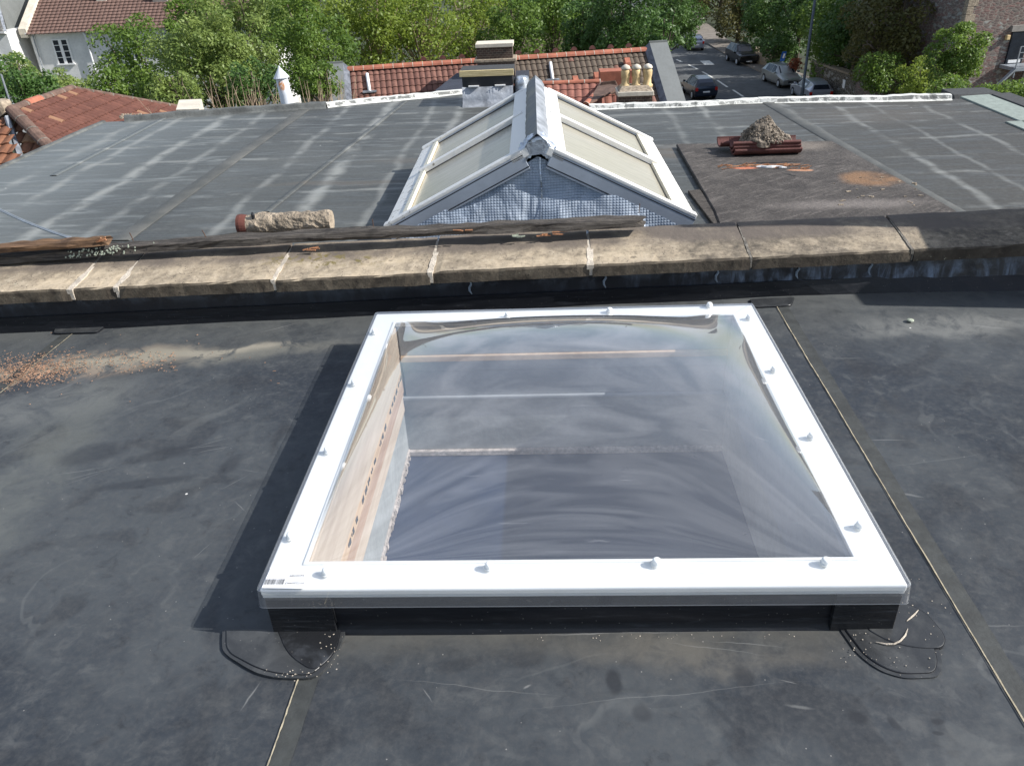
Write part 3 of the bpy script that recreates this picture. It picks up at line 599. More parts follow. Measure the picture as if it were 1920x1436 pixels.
# white frame: four mitred members with a raised inner lip
def mitre(x0, x1, y0, y1, wd, z0, z1, nm, m, bev=.003, par=sk):
    o = [(x0, y0), (x1, y0), (x1, y1), (x0, y1)]; i = [(x0+wd, y0+wd), (x1-wd, y0+wd), (x1-wd, y1-wd), (x0+wd, y1-wd)]; mb = MB()
    n = 4; mb.v = [(x, y, z0) for x, y in o]+[(x, y, z0) for x, y in i]+[(x, y, z1) for x, y in o]+[(x, y, z1) for x, y in i]
    for k in range(4):
        l = (k+1) % 4; mb.f += [(8+k, 8+l, 12+l, 12+k), (k, l, 4+l, 4+k)[::-1], (k, l, 8+l, 8+k), (4+k, 4+l, 12+l, 12+k)[::-1]]
    return mb.build(nm, m, par, bevel=bev)
mitre(FX0, FX1, FY0, FY1, .086, .120, FH, 'frame', 'white', .0035)
mitre(FX0+.002, FX1-.002, FY0+.002, FY1-.002, .010, .112, .1195, 'frame_drip', 'white', .001)
mitre(FX0+.082, FX1-.082, FY0+.082, FY1-.082, .010, FH-.003, FH+.004, 'frame_lip', 'white', .002)
# dome: pillow with steep flanks, flat flange over the frame and a skirt hanging outside it
def dome():
    N = 56; DX0, DX1, DY0, DY1 = FX0+.090, FX1-.090, FY0+.090, FY1-.090; zf = FH+.0065; mb = MB(); rise = .165
    for j in range(N+1):
        for i in range(N+1):
            u, v = 2*i/N-1, 2*j/N-1; u, v = math.copysign(1-(1-abs(u))**1.6, u), math.copysign(1-(1-abs(v))**1.6, v)
            h = ((1-abs(u)**2.3)*(1-abs(v)**2.3))**.88
            mb.v.append((DX0+(u+1)/2*(DX1-DX0), DY0+(v+1)/2*(DY1-DY0), zf+rise*h))
    for j in range(N):
        for i in range(N): a = j*(N+1)+i; mb.f.append((a, a+1, a+N+2, a+N+1))
    return mb
def ringmesh(rects):
    mb = MB()
    for x0, x1, y0, y1, z, r in rects:
        for cx, cy, a0 in ((x1-r, y1-r, 0), (x0+r, y1-r, 90), (x0+r, y0+r, 180), (x1-r, y0+r, 270)):
            for k in range(5): a = R(a0+k*22.5); mb.v.append((cx+r*math.cos(a), cy+r*math.sin(a), z+.0025*mnoise.noise(Vector((cx*3+math.cos(a), cy*3, z*9)))))
    n = 20
    for i in range(len(rects)-1):
        for j in range(n): mb.f.append((i*n+j, i*n+(j+1) % n, (i+1)*n+(j+1) % n, (i+1)*n+j))
    return mb
dm = dome().build('dome', 'acrylic', sk, smooth=True, fix=False)
zf = FH+.0065; e = .004
ringmesh([(FX0+.09, FX1-.09, FY0+.09, FY1-.09, zf, .004), (FX0-e, FX1+e, FY0-e, FY1+e, zf, .012), (FX0-e-.004, FX1+e+.004, FY0-e-.004, FY1+e+.004, zf-.004, .015), (FX0-e-.007, FX1+e+.007, FY0-e-.007, FY1+e+.007, .094, .016)]).build('dome_flange', 'acrylic', sk, smooth=False, fix=False)
g = e+.007; ringmesh([(FX0-g-.0012, FX1+g+.0012, FY0-g-.0012, FY1+g+.0012, .0955, .016), (FX0-g-.0012, FX1+g+.0012, FY0-g-.0012, FY1+g+.0012, .0925, .016)]).build('flange_edge', 'acrylic_edge', sk, fix=False)
for p in [(613, 1075), (918, 1064), (1231, 1057), (1548, 1056), (545, 1008), (615, 847), (665, 720), (702, 624), (1612, 988), (1522, 820), (1452, 695), (1405, 597), (952, 593), (1143, 584), (1330, 574)]:
    q = H(p[0], p[1], zf); q[0] = min(max(q[0], FX0+.028), FX1-.028)
    cap = MB().lathe([(.0135, zf+.001), (.0135, zf+.003), (.0102, zf+.0035), (.0108, zf+.005), (.0106, zf+.011), (.0092, zf+.014), (.006, zf+.0155), (.002, zf+.016)], (q[0], q[1], 0), 18).build('screw_cap', 'white', sk, smooth=True)
# delivery sticker at the front left corner, printed upside down to us
lbl = MB().prism([tuple(H(x, y, zf)[:2]) for x, y in ((491, 1103), (574, 1104), (573, 1064), (509, 1063))], zf+.0015, zf+.0021)
lb = lbl.build('delivery_sticker', simple('glossy_white_paper', (.88, .88, .89), .4, .02, 4, 0), sk)
def text(body, size, center, par, rot=math.pi, m='ink', squash=1.0):
    cu = bpy.data.curves.new('t', 'FONT'); cu.body = body; cu.size = size; cu.align_x = 'CENTER'; cu.align_y = 'CENTER'; cu.offset = size*.012
    t = bpy.data.objects.new('t', cu); C.objects.link(t); bpy.context.view_layer.update(); me = bpy.data.meshes.new_from_object(t.evaluated_get(bpy.context.evaluated_depsgraph_get()))
    bpy.data.objects.remove(t); b = Vector(BASE.get(par.name, (0, 0, 0)))
    me.transform(Matrix.Translation(Vector(center)-b) @ Matrix.Rotation(rot, 4, 'Z') @ Matrix.Diagonal((1, squash, 1, 1))); me.materials.clear(); me.materials.append(M[m])
    o = bpy.data.objects.new('printed_text', me); C.objects.link(o); o.parent = par; BASE[o.name] = tuple(b); return o
zt = zf+.0024
text('W7230443', .0105, H(553, 1092.5, zt), lb); text('S430789', .0105, H(557, 1078.5, zt), lb)
mb = MB(); a = H(496, 1091.5, zt); b = H(533, 1090.5, zt); x = a[0]
while x < b[0]:
    ww = rnd.choice([.0008, .0008, .0014, .002]); mb.box(x, x+ww, a[1]-.007, a[1]+.011, zt, zt+.0001); x += ww+rnd.choice([.0008, .001, .0016])
mb.build('barcode', 'ink', lb)
M['paleink'] = simple('pale_grey_print', (.45, .46, .48), .6, .1, 40, 0)
mb = MB()
for y0, y1, dens in ((1070.5, 1070.5, 1), ):
    a = H(509, 1072, zt); b = H(570, 1068, zt); n = 26
    for k in range(n):
        if rnd.random() < .25: continue
        p = a+(b-a)*k/n; mb.box(p[0], p[0]+.0026, p[1]-.0009, p[1]+.0009, zt, zt+.0001)
mb.build('small_print', 'paleink', lb)

# ------------------------------------------------------------------ PARAPET WALL
pw = thing('parapet_wall', 'low party wall with weathered stone coping between the two flat roofs', 'parapet wall', (0, wy(0)+.14, -.15))
XL, XR = -6.0, 6.0
def wallseg(mb, x0, x1, d0, d1, z0, z1, n=40, wob=.006):
    k = len(mb.v)
    for i in range(n+1):
        x = x0+(x1-x0)*i/n; o = wob*mnoise.noise(Vector((x*2.3, z1, 0)))
        mb.v += [(x, wy(x)+d0+o-.063*max(0, x-1.0), z0), (x, wy(x)+d1, z0), (x, wy(x)+d1, z1), (x, wy(x)+d0*.5+o*.6, z1)]
    for i in range(n):
        a = k+4*i; b = a+4
        for p, q in ((0, 1), (1, 2), (2, 3), (3, 0)): mb.f.append((a+p, b+p, b+q, a+q))
    return mb
wallseg(MB(), XL, XR, 0, .27, -.15, .15, 60).build('wall_face', 'flash', pw, smooth=False)
wallseg(MB(), XL, XR, -.016, .02, -.02, .066, 90, .008).build('rubber_fillet', 'kerb', pw)
# drips and cracks of pale sealer on the face
for px, py0, py1 in [(885, 548, 575), (1133, 535, 565), (1345, 508, 540), (1500, 498, 535), (1640, 495, 532)]:
    a = P(px, (py0+py1)/2, 1.9); x = a[0]; pts = [(x+.006*math.sin(k*1.9), wy(x)-.004, .138-k*.016) for k in range(5)]
    MB().tube(pts, [.003, .005, .006, .005, .002], 6).build('sealer_drip', simple('blue_grey_sealer', (.20, .25, .31), .5, .3, 30, .3), pw)
joints = [-5.6, -4.9, -4.2, -3.5, -2.80, -2.12, -1.92, -1.24, -.56, .135, .83, 1.53, 2.22, 2.92, 3.6, 4.3, 5.0, 5.7]
def cop(x0, x1, seed, dz=0, dy=0):
    mb = MB(); n = max(3, int((x1-x0)/.035)); prof = [(-.035, .143), (-.036, .190), (-.030, .1985), (.06, .208), (.16, .221), (.27, .236), (.318, .236), (.318, .15)]
    m = len(prof)
    for i in range(n+1):
        x = x0+(x1-x0)*i/n; ed = min(i, n-i)
        for k, (dy_, z) in enumerate(prof):
            q = Vector((x*9+seed, dy_*20, z*20)); j = mnoise.noise(q)*.0022+mnoise.noise(q*3)*.0022
            chip = -.007*max(0, mnoise.noise(Vector((x*14+seed*3, k, 1)))) if k in (1, 2) else 0
            e_ = (.006 if ed == 0 else 0) if k in (1, 2, 3) else 0
            mb.v.append((x, wy(x)+dy_+dy+j*.6-(chip if k < 3 else 0)+e_, z+j+dz+chip-e_*.6))
    for i in range(n):
        for k in range(m): mb.f.append((i*m+k, (i+1)*m+k, (i+1)*m+(k+1) % m, i*m+(k+1) % m))
    mb.f += [tuple(range(m)), tuple(n*m+k for k in range(m))[::-1]]
    return mb
for i in range(len(joints)-1):
    if joints[i+1]-joints[i] < .3 and False: continue
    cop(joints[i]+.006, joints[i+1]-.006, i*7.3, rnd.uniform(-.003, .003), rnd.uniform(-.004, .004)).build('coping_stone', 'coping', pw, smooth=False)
for i, x in enumerate(joints[1:-1]):
    wdt = {-.56: .026, .135: .024, -1.24: .018, -1.92: .024, -2.12: .030}.get(x, .012)
    mb = MB(); n = 12; k = 0
    for s_ in range(n+1):
        t = s_/n; dy_ = -.0335+t*.30; z = .1965+t*.037-.001; j = .5*wdt*(1+.7*mnoise.noise(Vector((x*5, s_*.9, 0)))); xc = x+.012*(t-.3)
        mb.v += [(xc-j, wy(x)+dy_, z-.02), (xc-j, wy(x)+dy_, z), (xc+j, wy(x)+dy_, z), (xc+j, wy(x)+dy_, z-.02)]
    for s_ in range(n): a = 4*s_; mb.f += [(a+p, a+4+p, a+4+(p+1) % 4, a+(p+1) % 4) for p in range(4)]
    mb.f += [(0, 1, 2, 3), (4*n+3, 4*n+2, 4*n+1, 4*n)]
    mb.box(x-wdt*.3, x+wdt*.3, wy(x)-.033, wy(x)+.02, .148, .192)
    mb.build('mortar_joint', 'mortar' if x < .5 else 'mortargrey', pw)

# chimney stack standing on the party wall just right of the view: it throws the shadow on the right
ch = thing('party_wall_chimney', 'brick chimney on the party wall at the right, casting its shadow over the coping', 'chimney', (3.4, 2.2, .2))
MB().box(2.85, 4.2, 1.66, 2.75, -.1, 1.11).box(2.95, 4.1, 2.02, 2.62, 1.1, 1.85).build('stack', 'brickdark', ch, bevel=.01)
MB().box(2.90, 4.15, 1.98, 2.67, 1.855, 1.92).build('cap', 'render', ch, bevel=.01)
for x in (3.1, 3.55, 4.0): MB().lathe([(.13, 1.92), (.12, 1.96), (.10, 2.0), (.095, 2.2), (.12, 2.23), (.12, 2.27), (.09, 2.28)], (x, 2.32, 0), 16).build('chimney_pot', 'potclay', ch, smooth=True)

# ------------------------------------------------------------------ timbers, nails, lying pot, cable on the coping
def plank(name, label, pts, wd, ht, mat, nails=(), seed=1, splinter=None, tiltz=0):
    """pts: world centre line of the top, jagged section"""
    t = thing(name, label, 'plank', (pts[0]+pts[-1])*.5-np.array([0, 0, ht])); n = 70; mb = MB(); base = None
    prof = [(-.5, -1), (-.5, -.45), (-.46, -.08), (-.3, 0), (0, .02), (.3, 0), (.47, -.08), (.5, -.5), (.5, -1)]; m = len(prof)
    for i in range(n+1):
        u = i/n; k = min(int(u*(len(pts)-1)), len(pts)-2); q = u*(len(pts)-1)-k; p = pts[k]*(1-q)+pts[k+1]*q
        for j, (a, b) in enumerate(prof):
            r = mnoise.noise(Vector((p[0]*4, a*2.2+seed, b*1.5)))*.010+mnoise.noise(Vector((p[0]*13, a*9+seed, b*5)))*.007
            wl = wd*(1+.25*mnoise.noise(Vector((p[0]*3, seed, 5)))); front = -.022*max(0, mnoise.noise(Vector((p[0]*2.2, seed+9, b*2)))) if a < 0 else 0
            end = rnd.uniform(-.03, .03) if i in (0, n) else 0
            mb.v.append((p[0]+end, p[1]+a*wl+r-front, p[2]+b*ht+(r if j not in (0, m-1) else 0)))
    for i in range(n):
        for j in range(m): mb.f.append((i*m+j, (i+1)*m+j, (i+1)*m+(j+1) % m, i*m+(j+1) % m))
    mb.f += [tuple(range(m)), tuple(n*m+k for k in range(m))[::-1]]
    mb.build('timber', mat, t)
    for x_, y_, z_, l, tx in nails: MB().tube([(x_, y_, z_), (x_+tx*.5, y_, z_+l*.5), (x_+tx, y_-.004, z_+l)], .0022, 6).build('nail', 'rust', t)
    return t
def py_(px, py, dy=.0):
    # point on the vertical plane that follows the wall
    d = _ray(px, py); t = (1.885+.055*CAM[0]+dy-CAM[1])/(d[1]-.055*d[0]); return CAM+t*d
Lp = [py_(x, y, .235) for x, y in ((-160, 497), (0, 478), (200, 461), (440, 443), (640, 432), (900, 420), (1060, 414), (1205, 406))]
long_ = plank('weathered_timber', 'long split grey timber with upright nails lying on the back of the coping', Lp, .075, .036, 'oldwood',
      [tuple(py_(250, 452, .235))+(.040, -.004), tuple(py_(386, 445, .235))+(.035, -.008), tuple(py_(700, 425, .235))+(.035, .001), tuple(py_(1198, 400, .225))+(.045, .002)], 3)
for px, py, mt in [(575, 468, 'freshwood'), (860, 433, 'freshwood'), (1010, 441, 'freshwood'), (1035, 438, 'freshwood'), (960, 444, 'lichen')]:
    q = py_(px, py, .19); mb = MB()
    for k in range(4): a = q+np.array([rnd.uniform(-.03, .03), rnd.uniform(-.004, .004), rnd.uniform(-.004, .006)]); mb.bar(a, a+np.array([rnd.uniform(.02, .05), rnd.uniform(-.01, .01), rnd.uniform(-.005, .005)]), .006, .004)
    mb.build('splinter', mt, long_)
mb = MB()
for k in range(110):
    px = rnd.choice([rnd.gauss(150, 14), rnd.gauss(185, 16), rnd.gauss(215, 20)]); py = 476-(px-120)*.10+rnd.uniform(-5, 10); q = py_(px, py, .196)
    mb.lathe([(rnd.uniform(.0015, .0055), 0), (.001, .001)], tuple(q), 7, Matrix.Rotation(R(60), 3, 'X'))
mb.build('lichen_spots', 'lichen', long_)
Sp = [py_(x, y, .215) for x, y in ((-120, 470), (0, 462), (100, 455), (200, 447))]
p2 = plank('split_brown_timber', 'short split brown timber with raw broken end lying on the left of the coping', [p+np.array([0, 0, .006]) for p in Sp], .06, .03, 'oldwood2', (), 11)
mb = MB(); q = py_(190, 452, .20)
for k in range(9): a = q+np.array([rnd.uniform(-.02, .0), rnd.uniform(-.02, .02), rnd.uniform(-.012, .008)]); mb.bar(a, a+np.array([rnd.uniform(.02, .045), rnd.uniform(-.01, .01), rnd.uniform(.0, .02)]), .005, .004)
mb.build('broken_end', 'freshwood', p2)
# small dark leaf-like twig on the coping
q = H(455, 495, .212); tag(MB().tube([tuple(q), tuple(q+np.array([.03, -.004, .001])), tuple(q+np.array([.055, -.007, .0]))], [.001, .003, .004], 6).build('dry_twig', 'oldwood', base=tuple(q)), 'thin dark curved twig on the pale coping stone', 'twig')
# lying chimney pot, crusted with mortar
a = H(450, 422, .297); b = H(622, 414, .300)
pot = thing('lying_clay_pot', 'clay chimney pot crusted with pale mortar lying on its side behind the coping', 'chimney pot', (a+b)/2-np.array([0, 0, .07]))
mb = MB(); n = 28; m = 26; d = (b-a)
for i in range(m+1):
    u = i/m; r = .049 if u > .10 else .045
    for k in range(n):
        t = 2*math.pi*k/n; cr_ = (mnoise.noise(Vector((u*9, math.cos(t)*2.5, math.sin(t)*2.5)))*.007+mnoise.noise(Vector((u*30, math.cos(t)*8, math.sin(t)*8)))*.006) if .08 < u < .99 else 0
        p = a+d*(.06+.94*u); mb.v.append((p[0], p[1]+(r+cr_)*math.cos(t), p[2]+(r+cr_)*math.sin(t)))
for i in range(m):
    for k in range(n): mb.f.append((i*n+k, i*n+(k+1) % n, (i+1)*n+(k+1) % n, (i+1)*n+k))
mb.f.append(tuple(m*n+k for k in range(n))); mb.build('mortar_crust', 'insul', pot, smooth=False)
mb = MB(); prof = [(-.004, .049), (.012, .051), (.026, .049), (.04, .046)]
for u, r in prof+[(.04, .034), (-.004, .038)]:
    for k in range(24): t = 2*math.pi*k/24; mb.v.append((a[0]+u, a[1]+r*math.cos(t), a[2]+r*math.sin(t)))
for i in range(6):
    for k in range(24): mb.f.append((i*24+k, i*24+(k+1) % 24, ((i+1) % 6)*24+(k+1) % 24, ((i+1) % 6)*24+k))
mb.build('pot_rim', 'potred', pot)
q = H(474, 403, .352); MB().lathe([(.008, q[2]-.02), (.009, q[2]), (.004, q[2]+.012)], (q[0], q[1], 0), 8).build('mortar_lump', 'plastic', pot)
# twin cable drooping from the left onto the coping
p0, p1 = P(-120, 318, 4.3), py_(140, 449, .25)
cb = thing('drooping_cable', 'pair of pale thin cables crossing the left corner down to the split timber', 'cable', p1)
for off in (-.008, .008):
    pts = [tuple(p0*(1-t)+p1*t+np.array([off, 0, -.10*4*t*(1-t)*.6])) for t in [k/20 for k in range(21)]]
    MB().tube(pts, .0045, 8).build('cable_strand', 'galv', cb, smooth=True)

# orange wood chips and crumbs scattered on the near roof
mb = MB()
for k in range(1500):
    g_ = rnd.random()
    if g_ < .75: px, py = rnd.gauss(60, 55), rnd.gauss(698, 13)
    elif g_ < .985: px, py = rnd.uniform(0, 330), 702-rnd.random()*10-.11*rnd.uniform(0, 330)
    else: px, py = rnd.uniform(0, 560), rnd.uniform(625, 760)
    if px < -60: continue
    py += (60-px)*.10*(g_ < .75); q = H(px, py, .0); a_ = rnd.uniform(-.5, .9); l = rnd.uniform(.0008, .0036)*(1+(rnd.random() < .08)); wd_ = rnd.uniform(.0006, .0016)
    dx, dy = math.cos(a_)*l, math.sin(a_)*l; mb.bar((q[0]-dx, q[1]-dy, .004), (q[0]+dx, q[1]+dy, .004+rnd.uniform(0, .001)), wd_*2, .002)
tag(mb.build('wood_chips', simple('rusty_orange_chips', (.34, .20, .125), .9, .45, 25, 0), base=tuple(H(60, 700, 0))), 'scatter of small orange wood chips on the left of the near roof', 'debris', kind='stuff')
mb = MB()
for k in range(150):
    px, py = rnd.choice([(rnd.uniform(1000, 1500), 1191+rnd.gauss(2, 3)), (rnd.gauss(620, 12), rnd.uniform(1190, 1260)), (rnd.gauss(560, 30), 1267+rnd.gauss(0, 4)), (rnd.gauss(1600, 25), rnd.uniform(1190, 1245)), (rnd.uniform(1640, 1790), rnd.uniform(1080, 1270)), (rnd.uniform(860, 1500), 566+rnd.gauss(0, 4))])
    q = H(px, py, 0); s_ = rnd.uniform(.0005, .0013); zz = max(roofz(q[0], q[1]), .0062 if 1590 < px < 1790 and py > 1150 or px < 690 and py > 1185 else -1); mb.box(q[0]-s_, q[0]+s_, q[1]-s_, q[1]+s_, zz, zz+s_)
tag(mb.build('grit', 'mortar', base=tuple(H(1100, 1195, 0))), 'pale grit and crumbs along the foot of the skylight kerb', 'debris', kind='stuff')
q = H(1707, 601, .004); tag(MB().lathe([(.014, .0), (.013, .004), (.006, .006)], tuple(q), 10).build('white_pebble', 'lichen', base=tuple(q)), 'small round white pebble on the near roof at the right', 'pebble')
# ================================================================== FAR ROOF
ZF = -.15
far = thing('flat_roofed_terrace', 'far flat roof of pale streaked grey membrane beyond the stone coping', 'building', (0, 5, GZ))
edge = [H(x, y, -.085) for x, y in ((-560, 250), (-200, 240), (232, 216), (420, 202), (610, 190), (652, 184), (868, 164), (960, 172), (1105, 192), (1290, 187), (1430, 180), (1600, 177), (1785, 173))]
edge[0] = np.array([-4.78, edge[2][1]-.01, 0]); edge[1] = edge[0]; edge = edge[2:]
XE = [p[0] for p in edge]; YE = [p[1] for p in edge]
XW, XEE = -4.78, 4.12
def fy(x): return float(np.interp(x, XE, YE))
def farz(x, y): return ZF+.010*mnoise.noise(Vector((x*.55, y*.35, 2)))+.004*mnoise.noise(Vector((x*2.6, y*.8, 5)))
mb = MB(); nx, ny = 130, 70
for i in range(nx+1):
    x = XW+(XEE-XW)*i/nx; y1 = fy(x); y0 = wy(x)+.25
    for j in range(ny+1): y = y0+(y1-y0)*j/ny; mb.v.append((x, y, farz(x, y)))
for i in range(nx):
    for j in range(ny): a = i*(ny+1)+j; mb.f.append((a, a+ny+1, a+ny+2, a+1))
mb.build('roof_membrane', 'far', far, smooth=True)
MB().box(XW, XEE, wy(-4)+.3, 7.0, GZ, ZF-.03).build('wall', 'greyrender', far)
poly = [(XW, 3)]+[(XW, edge[0][1])]+[(p[0], p[1]) for p in edge]+[(XEE, 3)]; MB().prism(poly, GZ, ZF-.02).build('far_wall', 'greyrender', far)
def far_strip(px, wd, name='lap_strip', mt='lap'):
    a, b = H(px[0][0], px[0][1], ZF), H(px[1][0], px[1][1], ZF); mb = MB(); n = 60; d = (b-a)[:2]; d /= np.linalg.norm(d); nrm = np.array([-d[1], d[0]])
    for k in range(n+1):
        p = a+(b-a)*k/n; j = .004*mnoise.noise(Vector((k*.7, wd, 0)))
        for s_, dz in ((-.5, .002), (-.42, .0075), (.42, .0075), (.5, .002)): x, y = p[0]+nrm[0]*wd*s_+j, p[1]+nrm[1]*wd*s_; mb.v.append((x, y, farz(x, y)+dz))
    for k in range(n):
        for c_ in range(3): a_ = 4*k+c_; mb.f.append((a_, a_+1, a_+5, a_+4))
    return mb.build(name, mt, far, smooth=True)
far_strip(((225, 452), (590, 192)), .13); far_strip(((1428, 187), (1850, 430)), .12)
far_strip(((100, 330), (330, 212)), .06, mt='far'); far_strip(((500, 400), (760, 190)), .05, mt='far')
# painted kerb along the far edge, broken into runs
def kerbrun(pts, h, wd, mt, name='edge_kerb', z0=None):
    mb = MB(); n = 110; prof = [(-wd*.9, 0), (-wd*.45, .35), (-.25*wd, .9), (0, 1.0), (wd*.5, .97), (wd*.55, -.6)]; m = len(prof)
    L_ = [np.linalg.norm(pts[i+1]-pts[i]) for i in range(len(pts)-1)]; T = sum(L_)
    for k in range(n+1):
        t = T*k/n; i = 0
        while i < len(L_)-1 and t > L_[i]: t -= L_[i]; i += 1
        p = pts[i]+(pts[i+1]-pts[i])*t/L_[i]; d = (pts[i+1]-pts[i])[:2]; d /= np.linalg.norm(d); nr = np.array([-d[1], d[0]])
        w1 = .014*mnoise.noise(Vector((p[0]*2.2, p[1]*2.2, 0))); hh = h*(1+.22*mnoise.noise(Vector((p[0]*3.1, p[1]*3, 4)))+.14*mnoise.noise(Vector((p[0]*11, p[1]*11, 4))))
        for o, z in prof: mb.v.append((p[0]+nr[0]*(o+w1), p[1]+nr[1]*(o+w1), (ZF if z0 is None else z0)-.01+z*(hh+.01)))
    for k in range(n):
        for j in range(m-1): a = k*m+j; mb.f.append((a, a+m, a+m+1, a+1))
    mb.f += [tuple(range(m)), tuple(n*m+j for j in range(m))[::-1]]
    return mb.build(name, mt, far, smooth=False)
kerbrun([edge[0], edge[1], edge[2]], .055, .10, 'kerbgrey'); kerbrun([edge[2]+np.array([0, .02, 0]), edge[3], edge[4]], .045, .08, 'kerbwhite')
kerbrun([edge[6], edge[7], edge[8]], .045, .09, 'kerbwhite'); kerbrun([edge[8]-np.array([.04, 0, 0]), edge[9], edge[10]], .048, .09, 'kerbwhite')
kerbrun([np.array([XW, wy(-4.7)+.3, 0]), np.array([XW, 4.5, 0]), np.array([XW, edge[0][1], 0])], .018, .05, 'kerbgrey', 'edge_drip')
# right hand verge: green mineral felt strip and dark felt kerb falling toward us
a, b = H(1800, 181, ZF+.01), H(1925, 232, ZF+.01); d = (b-a); c_ = b+d*1.2
for o0, o1, mt, z, nm in ((0, .30, 'greenfelt', .012, 'verge_strip'), (.30, .50, 'darkfelt', .022, 'verge_kerb')):
    mb = MB(); mb.hexa([(a[0]+o0, a[1], ZF-.05), (a[0]+o1, a[1]+.05, ZF-.05), (c_[0]+o1, c_[1]+.05, ZF-.05), (c_[0]+o0, c_[1], ZF-.05), (a[0]+o0, a[1], ZF+z), (a[0]+o1, a[1]+.05, ZF+z), (c_[0]+o1, c_[1]+.05, ZF+z), (c_[0]+o0, c_[1], ZF+z)])
    mb.build(nm, mt, far, bevel=.006)
q = H(1885, 228, ZF+.01); MB().box(q[0], q[0]+.5, q[1]-.6, q[1], ZF-.02, ZF+.012).build('verge_strip', 'greenfelt', far, bevel=.004)
q = H(1790, 175, ZF+.03); MB().hexa([(q[0]-.02, q[1]-.08, ZF-.05), (q[0]+.5, q[1]-.10, ZF-.05), (q[0]+.5, q[1]+.25, ZF-.05), (q[0]-.02, q[1]+.25, ZF-.05), (q[0]-.02, q[1]-.02, ZF+.02), (q[0]+.45, q[1]-.02, ZF+.02), (q[0]+.4, q[1]+.25, ZF+.03), (q[0]-.02, q[1]+.25, ZF+.03)]).build('verge_kerb', 'darkfelt', far, bevel=.01)
# crumbs at left of far edge
mb = MB()
for k in range(60):
    q = H(rnd.uniform(226, 275), rnd.uniform(214, 224), ZF); s_ = rnd.uniform(.004, .014); mb.box(q[0]-s_, q[0]+s_, q[1]-s_, q[1]+s_, ZF, ZF+s_)
tag(mb.build('mortar_crumbs', 'insul', base=tuple(H(250, 218, ZF))), 'beige mortar crumbs at the far left corner of the far roof', 'debris', kind='stuff')

# ------------------------------------------------------------------ LANTERN SKYLIGHT
LW, LL, LR, LE, TH = .875, 1.86, .438, .02, .011
cx, cy = -.095, 2.95
a_ = Vector((-math.sin(TH), math.cos(TH), 0)); b_ = Vector((math.cos(TH), math.sin(TH), 0))
ln = thing('ridge_lantern', 'gabled glass roof lantern with white bars, lead ridge and foil covered gable', 'skylight', (cx, cy+LL/2, ZF))
def LP(x, y, z): q = Vector((cx, cy, 0))+b_*x+a_*y; return (q.x, q.y, z)
BASE_L = Vector((cx, cy+LL/2, ZF))
def lbuild(mb, name, m, parent=ln, **k): return mb.build(name, m, parent, **k)
def slope(s_, x, y, n): # x distance from ridge in plan, n offset normal to slope
    sl = math.atan2(LR, LW); z = LE+LR*(1-x/LW); return LP(s_*(x+n*math.sin(sl)), y, z+n*math.cos(sl))
for s_ in (-1, 1):
    def sbox(x0, x1, y0, y1, n0, n1, name, m, bev=.004):
        mb = MB().hexa([slope(s_, x0, y0, n0), slope(s_, x1, y0, n0), slope(s_, x1, y1, n0), slope(s_, x0, y1, n0), slope(s_, x0, y0, n1), slope(s_, x1, y0, n1), slope(s_, x1, y1, n1), slope(s_, x0, y1, n1)]); return lbuild(mb, name, m, bevel=bev)
    # front and back rakes in aluminium, white painted top; black strips stand for groove shade
    for k, (y0, y1) in enumerate(((0, .045), (LL-.045, LL))):
        sbox(.085, LW+.005, y0, y1, -.094, -.084, 'rake_bar', 'smoothalu', .001); sbox(.085, LW+.005, y0-.0006, y1+.0006, -.084, -.079, 'rake_groove_line', 'plastic', 0)
        sbox(.085, LW+.005, y0, y1, -.079, -.013, 'rake_bar', 'smoothalu', .002); sbox(.085, LW+.005, y0-.0006, y1+.0006, -.013, -.008, 'rake_groove_line', 'plastic', 0)
        sbox(.085, LW+.005, y0, y1, -.008, .002, 'rake_bar', 'smoothalu', .001); sbox(.085, LW+.003, y0-.001, y1+.010, .002, .022, 'glazing_bar', 'bar', .004)
    ym = LL*.54
    sbox(.085, LW-.085, ym-.030, ym+.030, -.011, .026, 'glazing_bar', 'bar')
    sbox(.055, .150, -.0, LL, -.03, .016, 'ridge_bar', 'bar')
    sbox(LW-.085, LW+.012, .046, LL-.046, -.035, .004, 'eave_bar', 'bar', .005)
    for y0, y1 in ((.05, ym-.03), (ym+.03, LL-.05)):
        sbox(.150, LW-.086, y0-.004, y1+.004, -.020, -.012, 'glass_pane', 'wired', 0)
        sbox(LW-.120, LW-.088, y0+.004, y1-.004, -.011, .010, 'eave_sealant', 'barcream', .004)
        sbox(.150, .156, y0, y1, -.012, .002, 'pane_gasket', 'plastic', 0); sbox(.150, LW-.09, y1-.006, y1+.003, -.0125, -.007, 'pane_gasket', 'plastic', 0)
    # kerb side under the eave
    z0 = ZF-.02; lbuild(MB().hexa([LP(s_*(LW-.13), .06, z0), LP(s_*(LW-.09), .06, z0), LP(s_*(LW-.09), LL-.06, z0), LP(s_*(LW-.13), LL-.06, z0), LP(s_*(LW-.13), .06, LE), LP(s_*(LW-.09), .06, LE), LP(s_*(LW-.09), LL-.06, LE), LP(s_*(LW-.13), LL-.06, LE)]), 'side_kerb', 'foil')
